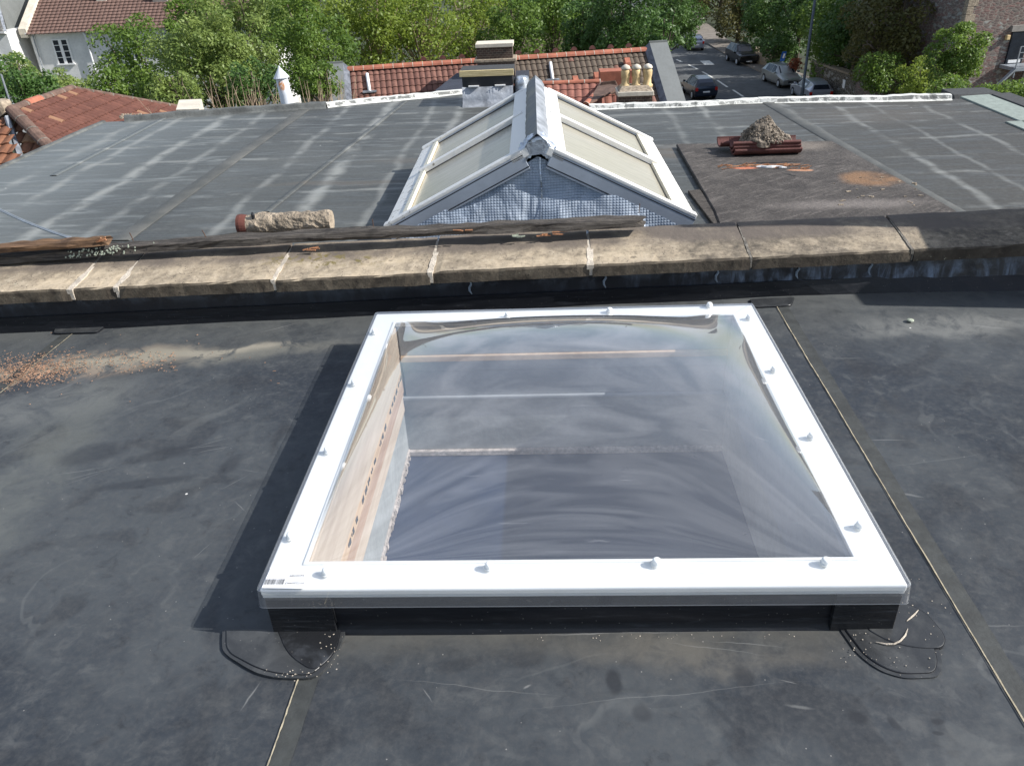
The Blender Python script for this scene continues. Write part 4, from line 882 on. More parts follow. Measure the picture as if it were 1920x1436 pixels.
# foil gables, wrinkled; front and back
for yy, sg in ((.062, -1), (LL-.062, 1)):
    mb = MB(); nx_, nz2 = 90, 40; W2 = LW-.085
    for i in range(nx_+1):
        x = -W2+2*W2*i/nx_; top = LE+LR*(1-abs(x)/LW)-.075
        for j in range(nz2+1):
            z = ZF+(top-ZF)*j/nz2; t_ = .036*mnoise.noise(Vector((x*3.6, z*2.6, sg)))+.010*mnoise.noise(Vector((x*9+z*5, z*9, 2+sg))); mb.v.append(LP(x, (.050-.19*(LE+LR-.075-z) if sg < 0 else yy-.1*(z-ZF))+t_*.6, z))
    for i in range(nx_):
        for j in range(nz2): a = i*(nz2+1)+j; mb.f.append((a, a+nz2+1, a+nz2+2, a+1))
    lbuild(mb, 'foil_gable', 'foil', smooth=True)
# overlapping vertical foil seam
mb = MB(); 
for i in range(13):
    z = ZF+(LE+LR-.08-ZF)*i/12; 
    for dx in (-.004, .004): t_ = .036*mnoise.noise(Vector(((.015+dx)*3.6, z*2.6, -1)))+.010*mnoise.noise(Vector(((.015+dx)*9+z*5, z*9, 1))); mb.v.append(LP(.015+dx+.003*math.sin(i), .050-.19*(LE+LR-.075-z)+t_*.6-.005, z))
for i in range(12): a = 2*i; mb.f.append((a, a+1, a+3, a+2))
lbuild(mb, 'foil_seam', 'foilcap')
# lead ridge: dark left lap and pale right lap
for s_, mt, wd_ in ((-1, 'leaddark', .056), (1, 'lead', .054)):
    mb = MB(); n = 40
    for k in range(n+1):
        y = -.01+(LL+.05)*k/n; j = .006*mnoise.noise(Vector((y*9, s_*3, 0)))
        for q_, (x, nn) in enumerate(((-.055*math.sin(math.atan2(LR, LW)), .055), (.03, .040), (wd_+j, .022), (wd_+.004+j, .016))): mb.v.append(slope(s_, x, y, nn+.4*j))
    for k in range(n):
        for c2 in range(3): a = 4*k+c2; mb.f.append((a, a+1, a+5, a+4))
    lbuild(mb, 'ridge_lead', mt, smooth=True)
# crumpled foil tape wrapped over the front end of the ridge
mb = MB(); n, m2 = 26, 16
for i in range(n+1):
    t_ = -1+2*i/n
    for j in range(m2+1):
        u = j/m2; y = .10-u*.115 if u < .75 else .10-.75*.115-.003*(u-.75); dz = 0 if u < .75 else -(u-.75)/.25*.10
        x = abs(t_)*.088; s_ = 1 if t_ >= 0 else -1; j_ = .012*mnoise.noise(Vector((t_*4, u*6, 0)))+.006*mnoise.noise(Vector((t_*11, u*13, 3)))
        p = Vector(slope(s_, x, y-abs(j_)*(u > .7)-.004, .052-.3*x+j_)); mb.v.append((p.x, p.y, p.z+dz))
for i in range(n):
    for j in range(m2): a = i*(m2+1)+j; mb.f.append((a, a+m2+1, a+m2+2, a+1))
lbuild(mb, 'ridge_end_tape', 'foilcap', smooth=True)

# ------------------------------------------------------------------ felt covered board + strip
pl_ = [H(x, y, ZF+.03)[:2] for x, y in ((1268, 270), (1420, 268), (1560, 264), (1580, 275), (1790, 393), (1830, 425), (1352, 428), (1340, 395))]
bd = tag(MB().prism([tuple(p) for p in pl_], ZF+.006, ZF+.03).build('felt_covered_board', 'felt', base=(1.6, 4.6, ZF)), 'large rotten felt covered board with a torn orange split lying on the far roof', 'board')
bd.modifiers.new('b', 'BEVEL').width = .006
mb = MB()
for k in range(60):
    px = rnd.uniform(1345, 1515); py = 306+(abs(px-1430)/85)*4+rnd.uniform(0, 9); q = H(px, py, ZF+.033); l = rnd.uniform(.015, .05); an = rnd.uniform(-.3, .2)
    mb.bar(q, q+np.array([l*math.cos(an), l*math.sin(an)*.5, rnd.uniform(0, .012)]), .006, .004)
mb.build('split_splinters', 'freshwood', bd, base=(1.6, 4.6, ZF))
mb = MB(); a, b = H(1418, 314, ZF+.034), H(1475, 315, ZF+.034); mb.tube([tuple(a+(b-a)*k/6+np.array([0, .008*math.sin(k*2), .003])) for k in range(7)], [.006, .012, .011, .014, .012, .010, .004], 6); mb.build('white_filler', 'paintwhite', bd, base=(1.6, 4.6, ZF))
mb = MB()
for k in range(26):
    q = H(rnd.uniform(1560, 1730), rnd.uniform(330, 392), ZF+.03); s_ = rnd.uniform(.004, .016); mb.bar(q, q+np.array([s_*2, rnd.uniform(-.01, .01), 0]), s_*.8, .008)
tag(mb.build('pale_stone_chips', 'insul', base=tuple(H(1650, 370, ZF+.03))), 'pale mortar chips scattered over the felt covered board', 'debris', kind='stuff')
st = MB().prism([tuple(H(x, y, ZF+.02)[:2]) for x, y in ((1290, 357), (1312, 355), (1368, 425), (1342, 425))], ZF+.004, ZF+.02)
tag(st.build('loose_batten', 'oldwood', bevel=.003, base=tuple(H(1325, 390, ZF))), 'short loose grey batten between the lantern and the felt covered board', 'batten')

# ------------------------------------------------------------------ ridge tile stack with rubble
c0 = H(1432, 288, ZF+.03); zt0 = ZF+.03
tl = .255
def vtile(label, c, z, rot=0, upright=False):
    mb = MB(); th = .013; pr = []
    for t_ in range(13): an = math.pi*t_/12; pr.append((-.075*math.cos(an)*1.15, -.050*math.sin(an)+.05))
    outer = [(x*1.0, y) for x, y in pr]; inner = [(x*.84, y+th) for x, y in pr][::-1]; ring_ = [(-.112, .052), (-.112, .066)][:0]+outer+inner
    M3 = Matrix.Rotation(rot, 3, 'Z'); vs = []
    for xx in (-tl, tl):
        for y, zz in ring_:
            p = M3 @ Vector((xx, y, zz)); vs.append((c[0]+p.x, c[1]+p.y, z+p.z))
    n = len(ring_); mb.add(vs, [tuple(range(n))[::-1], tuple(range(n, 2*n))]+[(i, (i+1) % n, n+(i+1) % n, n+i) for i in range(n)])
    mb2 = MB()
    o = mb.build('ridge_tile', 'redtile', base=(c[0], c[1], z)); o.modifiers.new('b', 'BEVEL').width = .003
    return tag(o, label, 'ridge tile', 'upturned ridge tiles under the rubble')
vtile('lowest upturned dark red ridge tile, on the felt covered board', c0+np.array([.01, -.005, 0]), zt0, .01)
vtile('middle upturned dark red ridge tile of the nested stack', c0+np.array([.0, .0, 0]), zt0+.027, 0)
vtile('topmost upturned dark red ridge tile, holding the rubble', c0+np.array([-.005, .0, 0]), zt0+.054, -.01)
vtile('dark red ridge tile just behind the nested stack, its end standing out at the left', c0+np.array([-.07, .135, 0]), zt0+.03, 0)
mb = MB(); n, m = 40, 22; cr0 = c0+np.array([.0, .02, 0])
for j in range(m+1):
    v = j/m
    for i in range(n):
        t_ = 2*math.pi*i/n; rr = (1-v)**.8*(1+.28*mnoise.noise(Vector((math.cos(t_)*2, math.sin(t_)*2, v*4))))+.10*mnoise.noise(Vector((math.cos(t_)*9, math.sin(t_)*9, v*14)))
        if v > .5: rr = (1-v)**.8*(1+.2*mnoise.noise(Vector((math.cos(t_)*2, math.sin(t_)*2, v*4))))
        z = zt0+.10+v*.175+.012*mnoise.noise(Vector((math.cos(t_)*7, math.sin(t_)*7, v*9+4))); x = cr0[0]+rr*.185*math.cos(t_)-.035*math.sin(v*3)+.02*mnoise.noise(Vector((v*5, 7, t_))); y = cr0[1]+rr*.11*math.sin(t_)
        mb.v.append((x+.01, y, z if v else zt0+.07))
for j in range(m):
    for i in range(n): mb.f.append((j*n+i, j*n+(i+1) % n, (j+1)*n+(i+1) % n, (j+1)*n+i))
mb.f.append(tuple(m*n+i for i in range(n)))
for k in range(950):
    t_ = rnd.uniform(0, 2*math.pi); v = rnd.random()**1.3; rr = (1-v)**.85*1.03; s_ = rnd.uniform(.003, .012)
    p = Vector((cr0[0]+.01+rr*.185*math.cos(t_)-.035*math.sin(v*3), cr0[1]+rr*.11*math.sin(t_), zt0+.10+v*.175)); rot = Matrix.Rotation(rnd.uniform(0, 6), 3, Vector((rnd.random(), rnd.random(), rnd.random()+.01)).normalized())
    q_ = [p+rot @ Vector((a*s_*rnd.uniform(.5, 1.2), b*s_*rnd.uniform(.4, 1), c*s_*.5)) for c in (-1, 1) for a, b in ((-1, -1), (1, -1), (1, 1), (-1, 1))]; mb.hexa(q_)
M['rubbleheap'] = simple('crumbled_grey_brown_mortar', (.25, .21, .165), .95, .5, 22, 1.0, .012)
tag(mb.build('rubble_heap', 'rubbleheap', base=tuple(cr0), fix=True), 'cone of crumbled grey brown mortar heaped on the upturned ridge tiles', 'rubble heap')

# ------------------------------------------------------------------ flue and lead flashed vent on the far edge
q = H(541, 203, ZF); fl = thing('vent_flue', 'peeling white painted vent flue with a pointed cowl at the far roof edge', 'flue', q)
T_ = Matrix.Rotation(R(-3.5), 3, 'Y')
MB().lathe([(.074, -.02), (.071, .02), (.066, .15), (.064, .31)], (0, 0, 0), 22, T_).build('pipe', 'flue', fl, smooth=True, base=(0, 0, 0))
MB().lathe([(.058, .30), (.058, .335), (.05, .34)], (0, 0, 0), 22, T_).build('collar', 'plastic', fl, smooth=True, base=(0, 0, 0))
MB().lathe([(.084, .315), (.086, .32), (.05, .37), (.012, .42), (.005, .44)], (0, 0, 0), 22, T_).build('cowl', 'flue', fl, smooth=False, base=(0, 0, 0))
q = H(917, 197, ZF); vx0, vx1 = H(870, 195, ZF)[0], H(963, 195, ZF)[0]; vy = q[1]
vb = thing('vent_box', 'low lead flashed vent box with a dark slot and a yellow timber board on top', 'vent', (q[0], vy+.2, ZF))
mb = MB(); n = 20
for i in range(n+1):
    x = vx0+(vx1-vx0)*i/n
    for j, (dy, z) in enumerate(((-.10, -.005), (-.03, .02), (0, .06), (.01, .18), (.2, .18))): mb.v.append((x, vy+dy+.02*mnoise.noise(Vector((x*8, j, 0))), ZF+z+.012*mnoise.noise(Vector((x*9, j*3, 2)))))
for i in range(n):
    for j in range(4): a = i*5+j; mb.f.append((a, a+5, a+6, a+1))
mb.build('lead_apron', 'lead', vb, smooth=True)
MB().box(vx0+.005, vx1-.005, vy+.03, vy+.45, ZF-.05, ZF+.285).build('box', 'plastic', vb)
for x in (.07, .35): MB().box(vx0+x, vx0+x+.11, vy-.005, vy+.03, ZF+.185, ZF+.197).build('slot_batten', 'paintwhite', vb)
MB().box(vx0-.02, vx1+.01, vy+.015, vy+.05, ZF+.285, ZF+.345).build('timber_board', 'yellowwood', vb, bevel=.003)
MB().box(vx0-.02, vx1+.01, vy+.05, vy+.45, ZF+.285, ZF+.335).build('box_lid', 'darkfelt', vb)
mb = MB(); q2 = H(985, 175, ZF+.1)
for j in range(13):
    for i in range(16):
        u, v = 2*math.pi*i/16, j/12; r = .13*(1-v*.35)*(1+.3*mnoise.noise(Vector((math.cos(u)*2, math.sin(u)*2, v*3)))); mb.v.append((vx1+.09+r*.8*math.cos(u), vy+.15+r*math.sin(u), ZF+v*.25+.02*mnoise.noise(Vector((math.cos(u)*4, math.sin(u)*4, v*6)))))
for j in range(12):
    for i in range(16): mb.f.append((j*16+i, j*16+(i+1) % 16, (j+1)*16+(i+1) % 16, (j+1)*16+i))
mb.f.append(tuple(12*16+i for i in range(16))); mb.build('flashing_bulge', 'foilcap', vb, smooth=True)
# ================================================================== BEYOND: ground, street
def sheet_obj(name, pts, z, m, kind='structure'):
    o = MB().add([(p[0], p[1], z if len(p) < 3 else p[2]) for p in pts], [tuple(range(len(pts)))]).build(name, m, fix=False); 
    if kind: o['kind'] = kind
    return o
sheet_obj('ground', [(-400, -60), (400, -60), (400, 700), (-400, 700)], GZ-.15, 'ground')
def HG(px, py, z=GZ): return H(px, py, z)
# the street: runs away from us, bending left far off
cl = [(20.5, 12), (17.6, 35), (15.2, 58), (13.9, 70), (13.0, 80), (12.6, 95), (13.5, 115), (17, 140), (24, 170)]
def ribbon(name, cl, o0, o1, z, m, kind='structure', thick=0):
    mb = MB(); n = len(cl)
    for i, (x, y) in enumerate(cl):
        a, b = cl[max(i-1, 0)], cl[min(i+1, n-1)]; d = Vector((b[0]-a[0], b[1]-a[1])).normalized(); nr = Vector((d.y, -d.x))
        mb.v += [(x+nr.x*o0, y+nr.y*o0, z), (x+nr.x*o1, y+nr.y*o1, z)]
        if thick: mb.v += [(x+nr.x*o1, y+nr.y*o1, z-thick), (x+nr.x*o0, y+nr.y*o0, z-thick)]
    k = 4 if thick else 2
    for i in range(n-1):
        a = i*k
        for p in range(k if thick else 1): mb.f.append((a+p, a+(p+1) % k, a+k+(p+1) % k, a+k+p))
    o = mb.build(name, m, fix=True)
    if kind: o['kind'] = kind
    return o
ribbon('road', cl, -4.6, 5.2, GZ, 'asphalt'); ribbon('pavement', cl, 5.2, 8.0, GZ+.12, 'pavement', thick=.3); ribbon('pavement', cl, -7.2, -4.6, GZ+.12, 'pavement', thick=.3)
mb = MB()
for (a, b) in (((1268, 112), (1279, 117)), ((1291, 122), (1308, 130)), ((1317, 135), (1336, 146)), ((1345, 151), (1364, 164)), ((1374, 169), (1394, 182)), ((1405, 190), (1430, 208))):
    A, B = HG(*a), HG(*b); d = (B-A)/np.linalg.norm(B-A)*1; n_ = np.array([-d[1], d[0], 0])*.09; z = GZ+.006
    mb.add([(A[0]-n_[0], A[1]-n_[1], z), (A[0]+n_[0], A[1]+n_[1], z), (B[0]+n_[0], B[1]+n_[1], z), (B[0]-n_[0], B[1]-n_[1], z)], [(0, 1, 2, 3)])
A = HG(1330, 119); mb.add([(A[0]-.6, A[1]-1, GZ+.006), (A[0]+.3, A[1]-1, GZ+.006), (A[0]+.3, A[1]+1.6, GZ+.006), (A[0]-.6, A[1]+1.6, GZ+.006)], [(0, 1, 2, 3)])
o = mb.build('road_markings', 'roadpaint', fix=False); o['kind'] = 'structure'

# ------------------------------------------------------------------ tiled roofs
def inside(p, poly):
    c = False; n = len(poly)
    for i in range(n):
        (x1, y1), (x2, y2) = poly[i], poly[i-1]
        if (y1 > p[1]) != (y2 > p[1]) and p[0] < (x2-x1)*(p[1]-y1)/(y2-y1)+x1: c = not c
    return c
def tiled(parent, O, ud, vd, poly, tw, tl_, m, amp=.028, lift=.02, name='roof_slope', sub=5):
    O, ud, vd = Vector(O), Vector(ud).normalized(), Vector(vd).normalized(); nn = ud.cross(vd); 
    if nn.z < 0: nn = -nn
    us = [p[0] for p in poly]; vs = [p[1] for p in poly]; u0, u1, v0, v1 = min(us), max(us), min(vs), max(vs); nu = int((u1-u0)/tw*sub)+1; nv = int((v1-v0)/tl_)+1; mb = MB(); uvs = []
    for k in range(nv):
        va, vb_ = v0+k*tl_, v0+(k+1)*tl_
        for (v, h) in ((va, 0), (vb_, lift), (vb_, 0)):
            for i in range(nu+1):
                u = u0+(u1-u0)*i/nu; w_ = amp*(abs(math.sin(math.pi*u/tw)))+.006*mnoise.noise(Vector((u*1.3, v*1.3, 0))); p = O+ud*u+vd*v+nn*(h+w_); mb.v.append(tuple(p)); uvs.append((u/tw, (va+tl_*(.02 if h == 0 and v == va else .97))/tl_))
    for k in range(nv):
        for i in range(nu):
            uc, vc = u0+(u1-u0)*(i+.5)/nu, v0+(k+.5)*tl_
            if not inside((uc, vc), poly): continue
            b = (3*k)*(nu+1)+i; mb.f += [(b, b+1, b+nu+2, b+nu+1), (b+nu+1, b+nu+2, b+2*nu+3, b+2*nu+2)]
    # floor() of the course needs a constant v inside one strip
    for idx in range(len(uvs)):
        k = idx//(3*(nu+1)); uvs[idx] = (uvs[idx][0], k+.2+.6*((idx//(nu+1)) % 3 > 0))
    return mb.build(name, m, parent, uv=uvs, fix=False)
def ridge_caps(parent, a, b, r, step, m, name='ridge_tiles', m2=None, z=0.0):
    m2 = m2 or ('mortargrey' if parent.name.startswith('hipped') else None)
    a, b = Vector(a), Vector(b); n = int((b-a).length/step); d = (b-a)/n; mb = MB(); mbm = MB()
    for k in range(n):
        p, q = a+d*k, a+d*(k+.94); rr = r*(1+.05*(rnd.random()-.5)); up = Vector((0, 0, 1)); sd = d.cross(up).normalized(); u2 = sd.cross(d).normalized(); vs = []
        for e_ in (p, q):
            for j in range(7): an = math.pi*j/6; vs.append(e_+sd*math.cos(an)*rr+u2*(math.sin(an)*rr*.8+z-.02))
        mb.add(vs, [(j, j+1, 8+j, 7+j) for j in range(6)]+[tuple(range(7)), tuple(range(7, 14))[::-1]])
        vs = []
        for e_ in (q, a+d*(k+1)):
            for j in range(7): an = math.pi*j/6; vs.append(e_+sd*math.cos(an)*rr*1.03+u2*(math.sin(an)*rr*.82+z-.02))
        mbm.add(vs, [(j, j+1, 8+j, 7+j) for j in range(6)])
    o = mb.build(name, m, parent); mbm.build('mortar_bedding', m2 or 'mortar', parent); return o
# ---- tiled house straight ahead
r0, r1 = H(645, 133, -2.3), H(1217, 95, -2.3); r0[2] = r1[2] = -2.3
ud = Vector(r1-r0); RLn = ud.length; ud.normalize(); hd = Vector((ud.y, -ud.x, 0)); pit = R(36); vd = hd*math.cos(pit)-Vector((0, 0, 1))*math.sin(pit)
hs = thing('tiled_house', 'house with soot stained red pantile roof, orange ridge tiles and three chimney pots', 'house', ((r0+r1)/2*np.array([1, 1, 0])+np.array([0, 0, GZ])))
tiled(hs, r0, ud, vd, [(0, 0), (RLn, 0), (RLn, 6.2), (0, 6.2)], .185, .29, 'tile_house', .03, .025)
bk = -hd*math.cos(pit)-Vector((0, 0, 1))*math.sin(pit); tiled(hs, r0, ud, bk, [(0, 0), (RLn, 0), (RLn, 6), (0, 6)], .4, .6, 'tile_house', .03, .025, sub=2)
ridge_caps(hs, Vector(r0), Vector(r1), .15, .315, 'terracotta', z=.02)
# scalloped crests on every second ridge tile
mb = MB(); k = 2.6
while k < RLn-.3:
    c_ = Vector(r0)+ud*k+Vector((0, 0, .15)); mb.extr([c_+ud*(.11*math.cos(t_))+Vector((0, 0, .12*math.sin(t_))) for t_ in [math.pi*j/8 for j in range(9)]], -hd*.03); k += .63
mb.build('ridge_crest', 'redtile', hs)
base_ = Vector(r0); W5 = vd*6.2
mb = MB(); e0, e1 = Vector(r0)+hd*5.0+Vector((0, 0, -3.8)), Vector(r1)+hd*5.0+Vector((0, 0, -3.8)); f0, f1 = Vector(r0)-hd*5.0+Vector((0, 0, -3.8)), Vector(r1)-hd*5.0+Vector((0, 0, -3.8))
for A, B in ((e0, e1), (f1, f0), (e1, f1), (f0, e0)): mb.add([(A.x, A.y, GZ), (B.x, B.y, GZ), tuple(B), tuple(A)], [(0, 1, 2, 3)])
mb.add([tuple(e0), tuple(f0), tuple(Vector(r0)+Vector((0, 0, -.1)))], [(0, 1, 2)]); mb.add([tuple(e1), tuple(f1), tuple(Vector(r1)+Vector((0, 0, -.1)))], [(0, 1, 2)]); mb.build('wall', 'greyrender', hs)
for e_, s_, wd_ in ((Vector(r0), -1, .50), (Vector(r1), 1, .62)):
    for dr in (vd, bk):
        a = e_+Vector((0, 0, .26))-dr*.05; b = a+dr*6.2; c0_, c1_ = (0, s_*wd_); mb = MB()
        q = [a+ud*c0_, b+ud*c0_, b+ud*c1_, a+ud*c1_]; dn = Vector((0, 0, -.5)); mb.hexa([p+dn for p in q]+q); mb.build('gable_parapet', 'slate' if False else 'capmetal', hs)
    # lead soaker beside the parapet
    a = e_+ud*(-s_*.0)+Vector((0, 0, .07)); MB().hexa([p for p in (a+ud*(-s_*.18), a+vd*6.2+ud*(-s_*.18), a+vd*6.2, a, a+ud*(-s_*.18)+Vector((0, 0, .03)), a+vd*6.2+ud*(-s_*.18)+Vector((0, 0, .03)), a+vd*6.2+Vector((0, 0, .19)), a+Vector((0, 0, .19)))]).build('soaker', 'leaddark', hs)
def roofpt(px, py, lift=0.0):
    d = Vector(_ray(px, py)); nn = ud.cross(vd); nn = nn if nn.z > 0 else -nn; t_ = (Vector(r0)+nn*lift-Vector(CAM)).dot(nn)/d.dot(nn); return Vector(CAM)+d*t_
for px0, px1, py0, py1 in ((688, 693, 139, 172), (1032, 1036, 118, 150)):
    A, B = roofpt(px0, py0, .09), roofpt(px1, py1, .09); MB().tube([A, A*.5+B*.5, B], .055, 8).build('soil_pipe', 'pipewhite', hs, smooth=True)
    MB().bar(B-ud*.22, B+ud*.22, .12, .05).build('lead_slate', 'lead', hs)
for px, py in ((1175, 116), (1078, 150), (1118, 143)):
    p = roofpt(px, py, .08); MB().hexa([p-ud*.12-hd*.0, p+ud*.12, p+ud*.12+vd*.24, p-ud*.12+vd*.24, p-ud*.09+Vector((0, 0, .13)), p+ud*.09+Vector((0, 0, .13)), p+ud*.09+vd*.22+Vector((0, 0, .13)), p-ud*.09+vd*.22+Vector((0, 0, .13))]).build('roof_vent', 'terracotta', hs, bevel=.01)
# wide chimney behind the vent box with cream cap
A = P(896, 143, 24.6); B = P(966, 143, 24.6); x0, x1 = A[0], B[0]
cs = MB().box(x0, x1, 24.6, 25.4, -5.5, P(930, 117, 24.6)[2]); chm = cs.build('chimney', 'brickdark', hs); zt1 = P(930, 117, 24.6)[2]
MB().box(x0-.09, x1+.06, 24.55, 25.45, zt1, zt1+.09).build('chimney_step', 'insul', chm, bevel=.02)
MB().box(x0-.0, x1-.06, 24.66, 25.34, zt1+.09, zt1+.42).build('chimney_head', 'brickdark', chm)
MB().box(x0-.03, x1-.03, 24.6, 25.4, zt1+.42, zt1+.53).build('chimney_cap', 'render', chm, bevel=.01)
# flat dark dormer
A, B = P(818, 166, 23.8), P(905, 164, 23.8); zt2 = P(860, 139, 25.2)[2]
MB().hexa([(A[0], 23.4, -6), (B[0]+1.4, 23.4, -6), (B[0]+1.4, 25.4, -6), (A[0], 25.4, -6), (A[0], 23.4, A[2]), (B[0]+1.4, 23.4, A[2]+.05), (B[0]+1.4, 25.4, zt2), (A[0]+.5, 25.4, zt2)]).build('flat_dormer', simple('dark_slate_blue_felt', (.035, .04, .055), .7, .15, 3, .2), hs)
# red tiled rear wing with its own ridge and hip
A, B = P(1022, 159, 22.6), P(1126, 151, 22.6); zw = (A[2]+B[2])/2; A[2] = B[2] = zw
wv = Vector((0, -math.cos(R(34)), -math.sin(R(34)))); wl = (B[0]-A[0])
tiled(hs, A, (1, 0, 0), wv, [(-2, 0), (wl, 0), (wl+2.6, 3.2), (-2, 3.2)], .21, .30, 'tile_red', .025, .02, name='wing_roof')
ridge_caps(hs, Vector(A)-Vector((2, 0, 0)), Vector(B), .10, .42, 'terradull' if False else 'terracotta', z=.01, name='wing_ridge')
hipc = Vector((B[0]+.35, B[1]-.25, zw+.02))
mb = MB(); q = [P(x, y, 22.2) for x, y in ((1128, 153), (1155, 150), (1160, 166), (1118, 176))]; lo = [P(x, y, 21.4) for x, y in ((1120, 186), (1160, 186))]
mb.hexa([lo[0]+np.array([0, .3, -.8]), lo[1]+np.array([0, .3, -.8]), q[2]+np.array([0, 1.2, -.8]), q[0]+np.array([0, 1.2, -.8]), q[3], q[2], q[1], q[0]]); mb.build('hip_cap', 'terradull', hs, bevel=.03)
ridge_caps(hs, Vector(P(1120, 172, 22.0)), Vector(P(1098, 196, 20.6)), .09, .42, 'terracotta', z=.01, name='hip_tiles')
mb = MB(); e_ = [P(1126, 153, 22.6), P(1165, 163, 21.8), P(1100, 196, 20.6)]; mb.extr([Vector(p) for p in e_], (0, .0, -.05)); mb.build('hip_face', 'terradull', hs)
# brick chimney with three pots
A, B = P(1158, 182, 20.6), P(1226, 181, 20.6); zc = P(1190, 171, 20.6)[2]
cs = MB().box(A[0]+.03, B[0]-.03, 20.65, 21.35, GZ+3, zc-.14).build('chimney', 'brickdark', hs); MB().box(A[0], B[0], 20.6, 21.4, zc-.14, zc-.02).build('chimney_step', 'render', cs, bevel=.015)
mb = MB(); mb.hexa([(A[0]+.02, 20.62, zc-.02), (B[0]-.02, 20.62, zc-.02), (B[0]-.02, 21.38, zc-.02), (A[0]+.02, 21.38, zc-.02), (A[0]+.12, 20.8, zc+.09), (B[0]-.12, 20.8, zc+.09), (B[0]-.12, 21.2, zc+.09), (A[0]+.12, 21.2, zc+.09)]); mb.build('flaunching', 'insul', cs, bevel=.02)
for px, py in ((1172, 168), (1192, 166), (1213, 167)):
    p = P(px, py, 21.0); z = zc+.02; mb = MB().lathe([(.15, z), (.15, z+.06), (.11, z+.10), (.10, z+.22), (.12, z+.30), (.125, z+.42), (.10, z+.46)], (p[0], 21.0, 0), 14); mb.build('chimney_pot', 'potclay', cs, smooth=True)
    MB().lathe([(.115, z+.47), (.13, z+.49), (.10, z+.55), (.02, z+.59)], (p[0], 21.0, 0), 14).build('pot_hood', 'render', cs, smooth=True)
A, B = P(1126, 146, 22.9), P(1166, 140, 22.9); MB().box(A[0]-.02, B[0]+.3, 22.9, 23.5, -6, A[2]+.16).build('brick_upstand', M['terracotta'], hs, bevel=.01)

# ---- hipped clay roof at left
zr = -1.15; Ar, Cr = H(135, 166, zr), H(22, 206, zr); Ar[2] = Cr[2] = zr
lh = thing('hipped_clay_roof_house', 'house with old hipped red clay tile roof and pale replacement tiles at far left', 'house', (Ar[0], (Ar[1]+Cr[1])/2, GZ))
u1 = Vector(Ar-Cr); L1 = u1.length; u1.normalize(); h1 = Vector((u1.y, -u1.x, 0)); p1 = R(27); v1 = h1*math.cos(p1)-Vector((0, 0, 1))*math.sin(p1)
def onplane(px, py, O, n): d = Vector(_ray(px, py)); t_ = (Vector(O)-Vector(CAM)).dot(n)/d.dot(n); return Vector(CAM)+d*t_
n1 = u1.cross(v1); n1 = n1 if n1.z > 0 else -n1
def uv1(px, py, lift=0): p = onplane(px, py, Cr, n1)-Vector(Cr); return (p.dot(u1), p.dot(v1))
Bv = uv1(327, 200); Dv = uv1(98, 283)
k_ = 3.4; B2 = (L1+(Bv[0]-L1)*k_, Bv[1]*k_); D2 = (Dv[0]*1.9, Dv[1]*1.9)
tiled(lh, Cr, u1, v1, [(0, 0), (L1, 0), B2, D2], .15, .26, 'tile_left', .04, .02)
W3 = lambda q, lift=.0: Vector(Cr)+u1*q[0]+v1*q[1]+n1*lift
ridge_caps(lh, Vector(Cr), Vector(Ar), .10, .40, 'terradull', name='ridge_tiles', z=.02)
ridge_caps(lh, Vector(Cr)+u1*L1*.22, Vector(Cr)+u1*L1*.45, .104, .40, 'terracotta', name='ridge_tiles', z=.03)
ridge_caps(lh, Vector(Ar), W3(B2), .07, .42, 'terradull', name='hip_tiles', z=.02)
ridge_caps(lh, Vector(Cr), W3(D2), .12, .42, 'terradull', name='hip_tiles', z=.02)
# valley between hip and the outer slope: darker slope of large tiles, lead valley, outer slope
def tri(pxs, m, name, zs, tw=.25, tl_=.34, udp=None):
    p = [H(x, y, z) for (x, y), z in zip(pxs, zs)]; O = Vector(p[0]); e1_ = (Vector(p[1])-O); n_ = e1_.cross(Vector(p[2])-O).normalized(); n_ = n_ if n_.z > 0 else -n_
    uu = Vector((0, 0, 1)).cross(n_).normalized(); vv_ = n_.cross(uu); vv_ = vv_ if vv_.z < 0 else -vv_
    pl = [((Vector(q)-O).dot(uu), (Vector(q)-O).dot(vv_)) for q in p]; return tiled(lh, O, uu, vv_, pl, tw, tl_, m, .03, .03, name=name)
tri(((20, 212), (118, 300), (48, 312)), 'tile_left2', 'valley_slope', (-1.25, -1.92, -1.98), .24, .30)
tri(((14, 222), (46, 330), (-180, 360)), 'tile_left2', 'outer_slope', (-1.30, -2.0, -2.1), .2, .3)
tri(((14, 222), (-180, 360), (-260, 210)), 'tile_left2', 'outer_slope', (-1.30, -2.1, -1.1), .2, .3)
MB().tube([H(13, 219, -1.24), H(28, 262, -1.62), H(46, 325, -1.97)], [.05, .06, .06], 6).build('lead_valley', 'lead', lh)
q = H(-2, 205, -1.15); mb = MB().box(q[0]-.5, q[0]+.10, q[1]-.0, q[1]+.35, -1.5, -1.0); mb.build('rendered_ridge_end', 'insul', lh, bevel=.08)
mb = MB(); a, b = W3(B2), W3(D2); c_ = Vector(Cr)-h1*6
for A, B in ((a, b),): mb.add([(A.x, A.y, GZ), (B.x, B.y, GZ), (B.x, B.y, B.z-.1), (A.x, A.y, A.z-.1)], [(0, 1, 2, 3)])
mb.box(Cr[0]-5, Cr[0]+1.0, Cr[1]-1, Ar[1], GZ, -3.6); mb.build('wall', 'greyrender', lh)
# back slope keeps daylight out
tiled(lh, Cr, u1, -h1*math.cos(p1)-Vector((0, 0, 1))*math.sin(p1), [(0, 0), (L1, 0), (L1+1, 3), (-1, 3)], .4, .6, 'tile_left', sub=2)
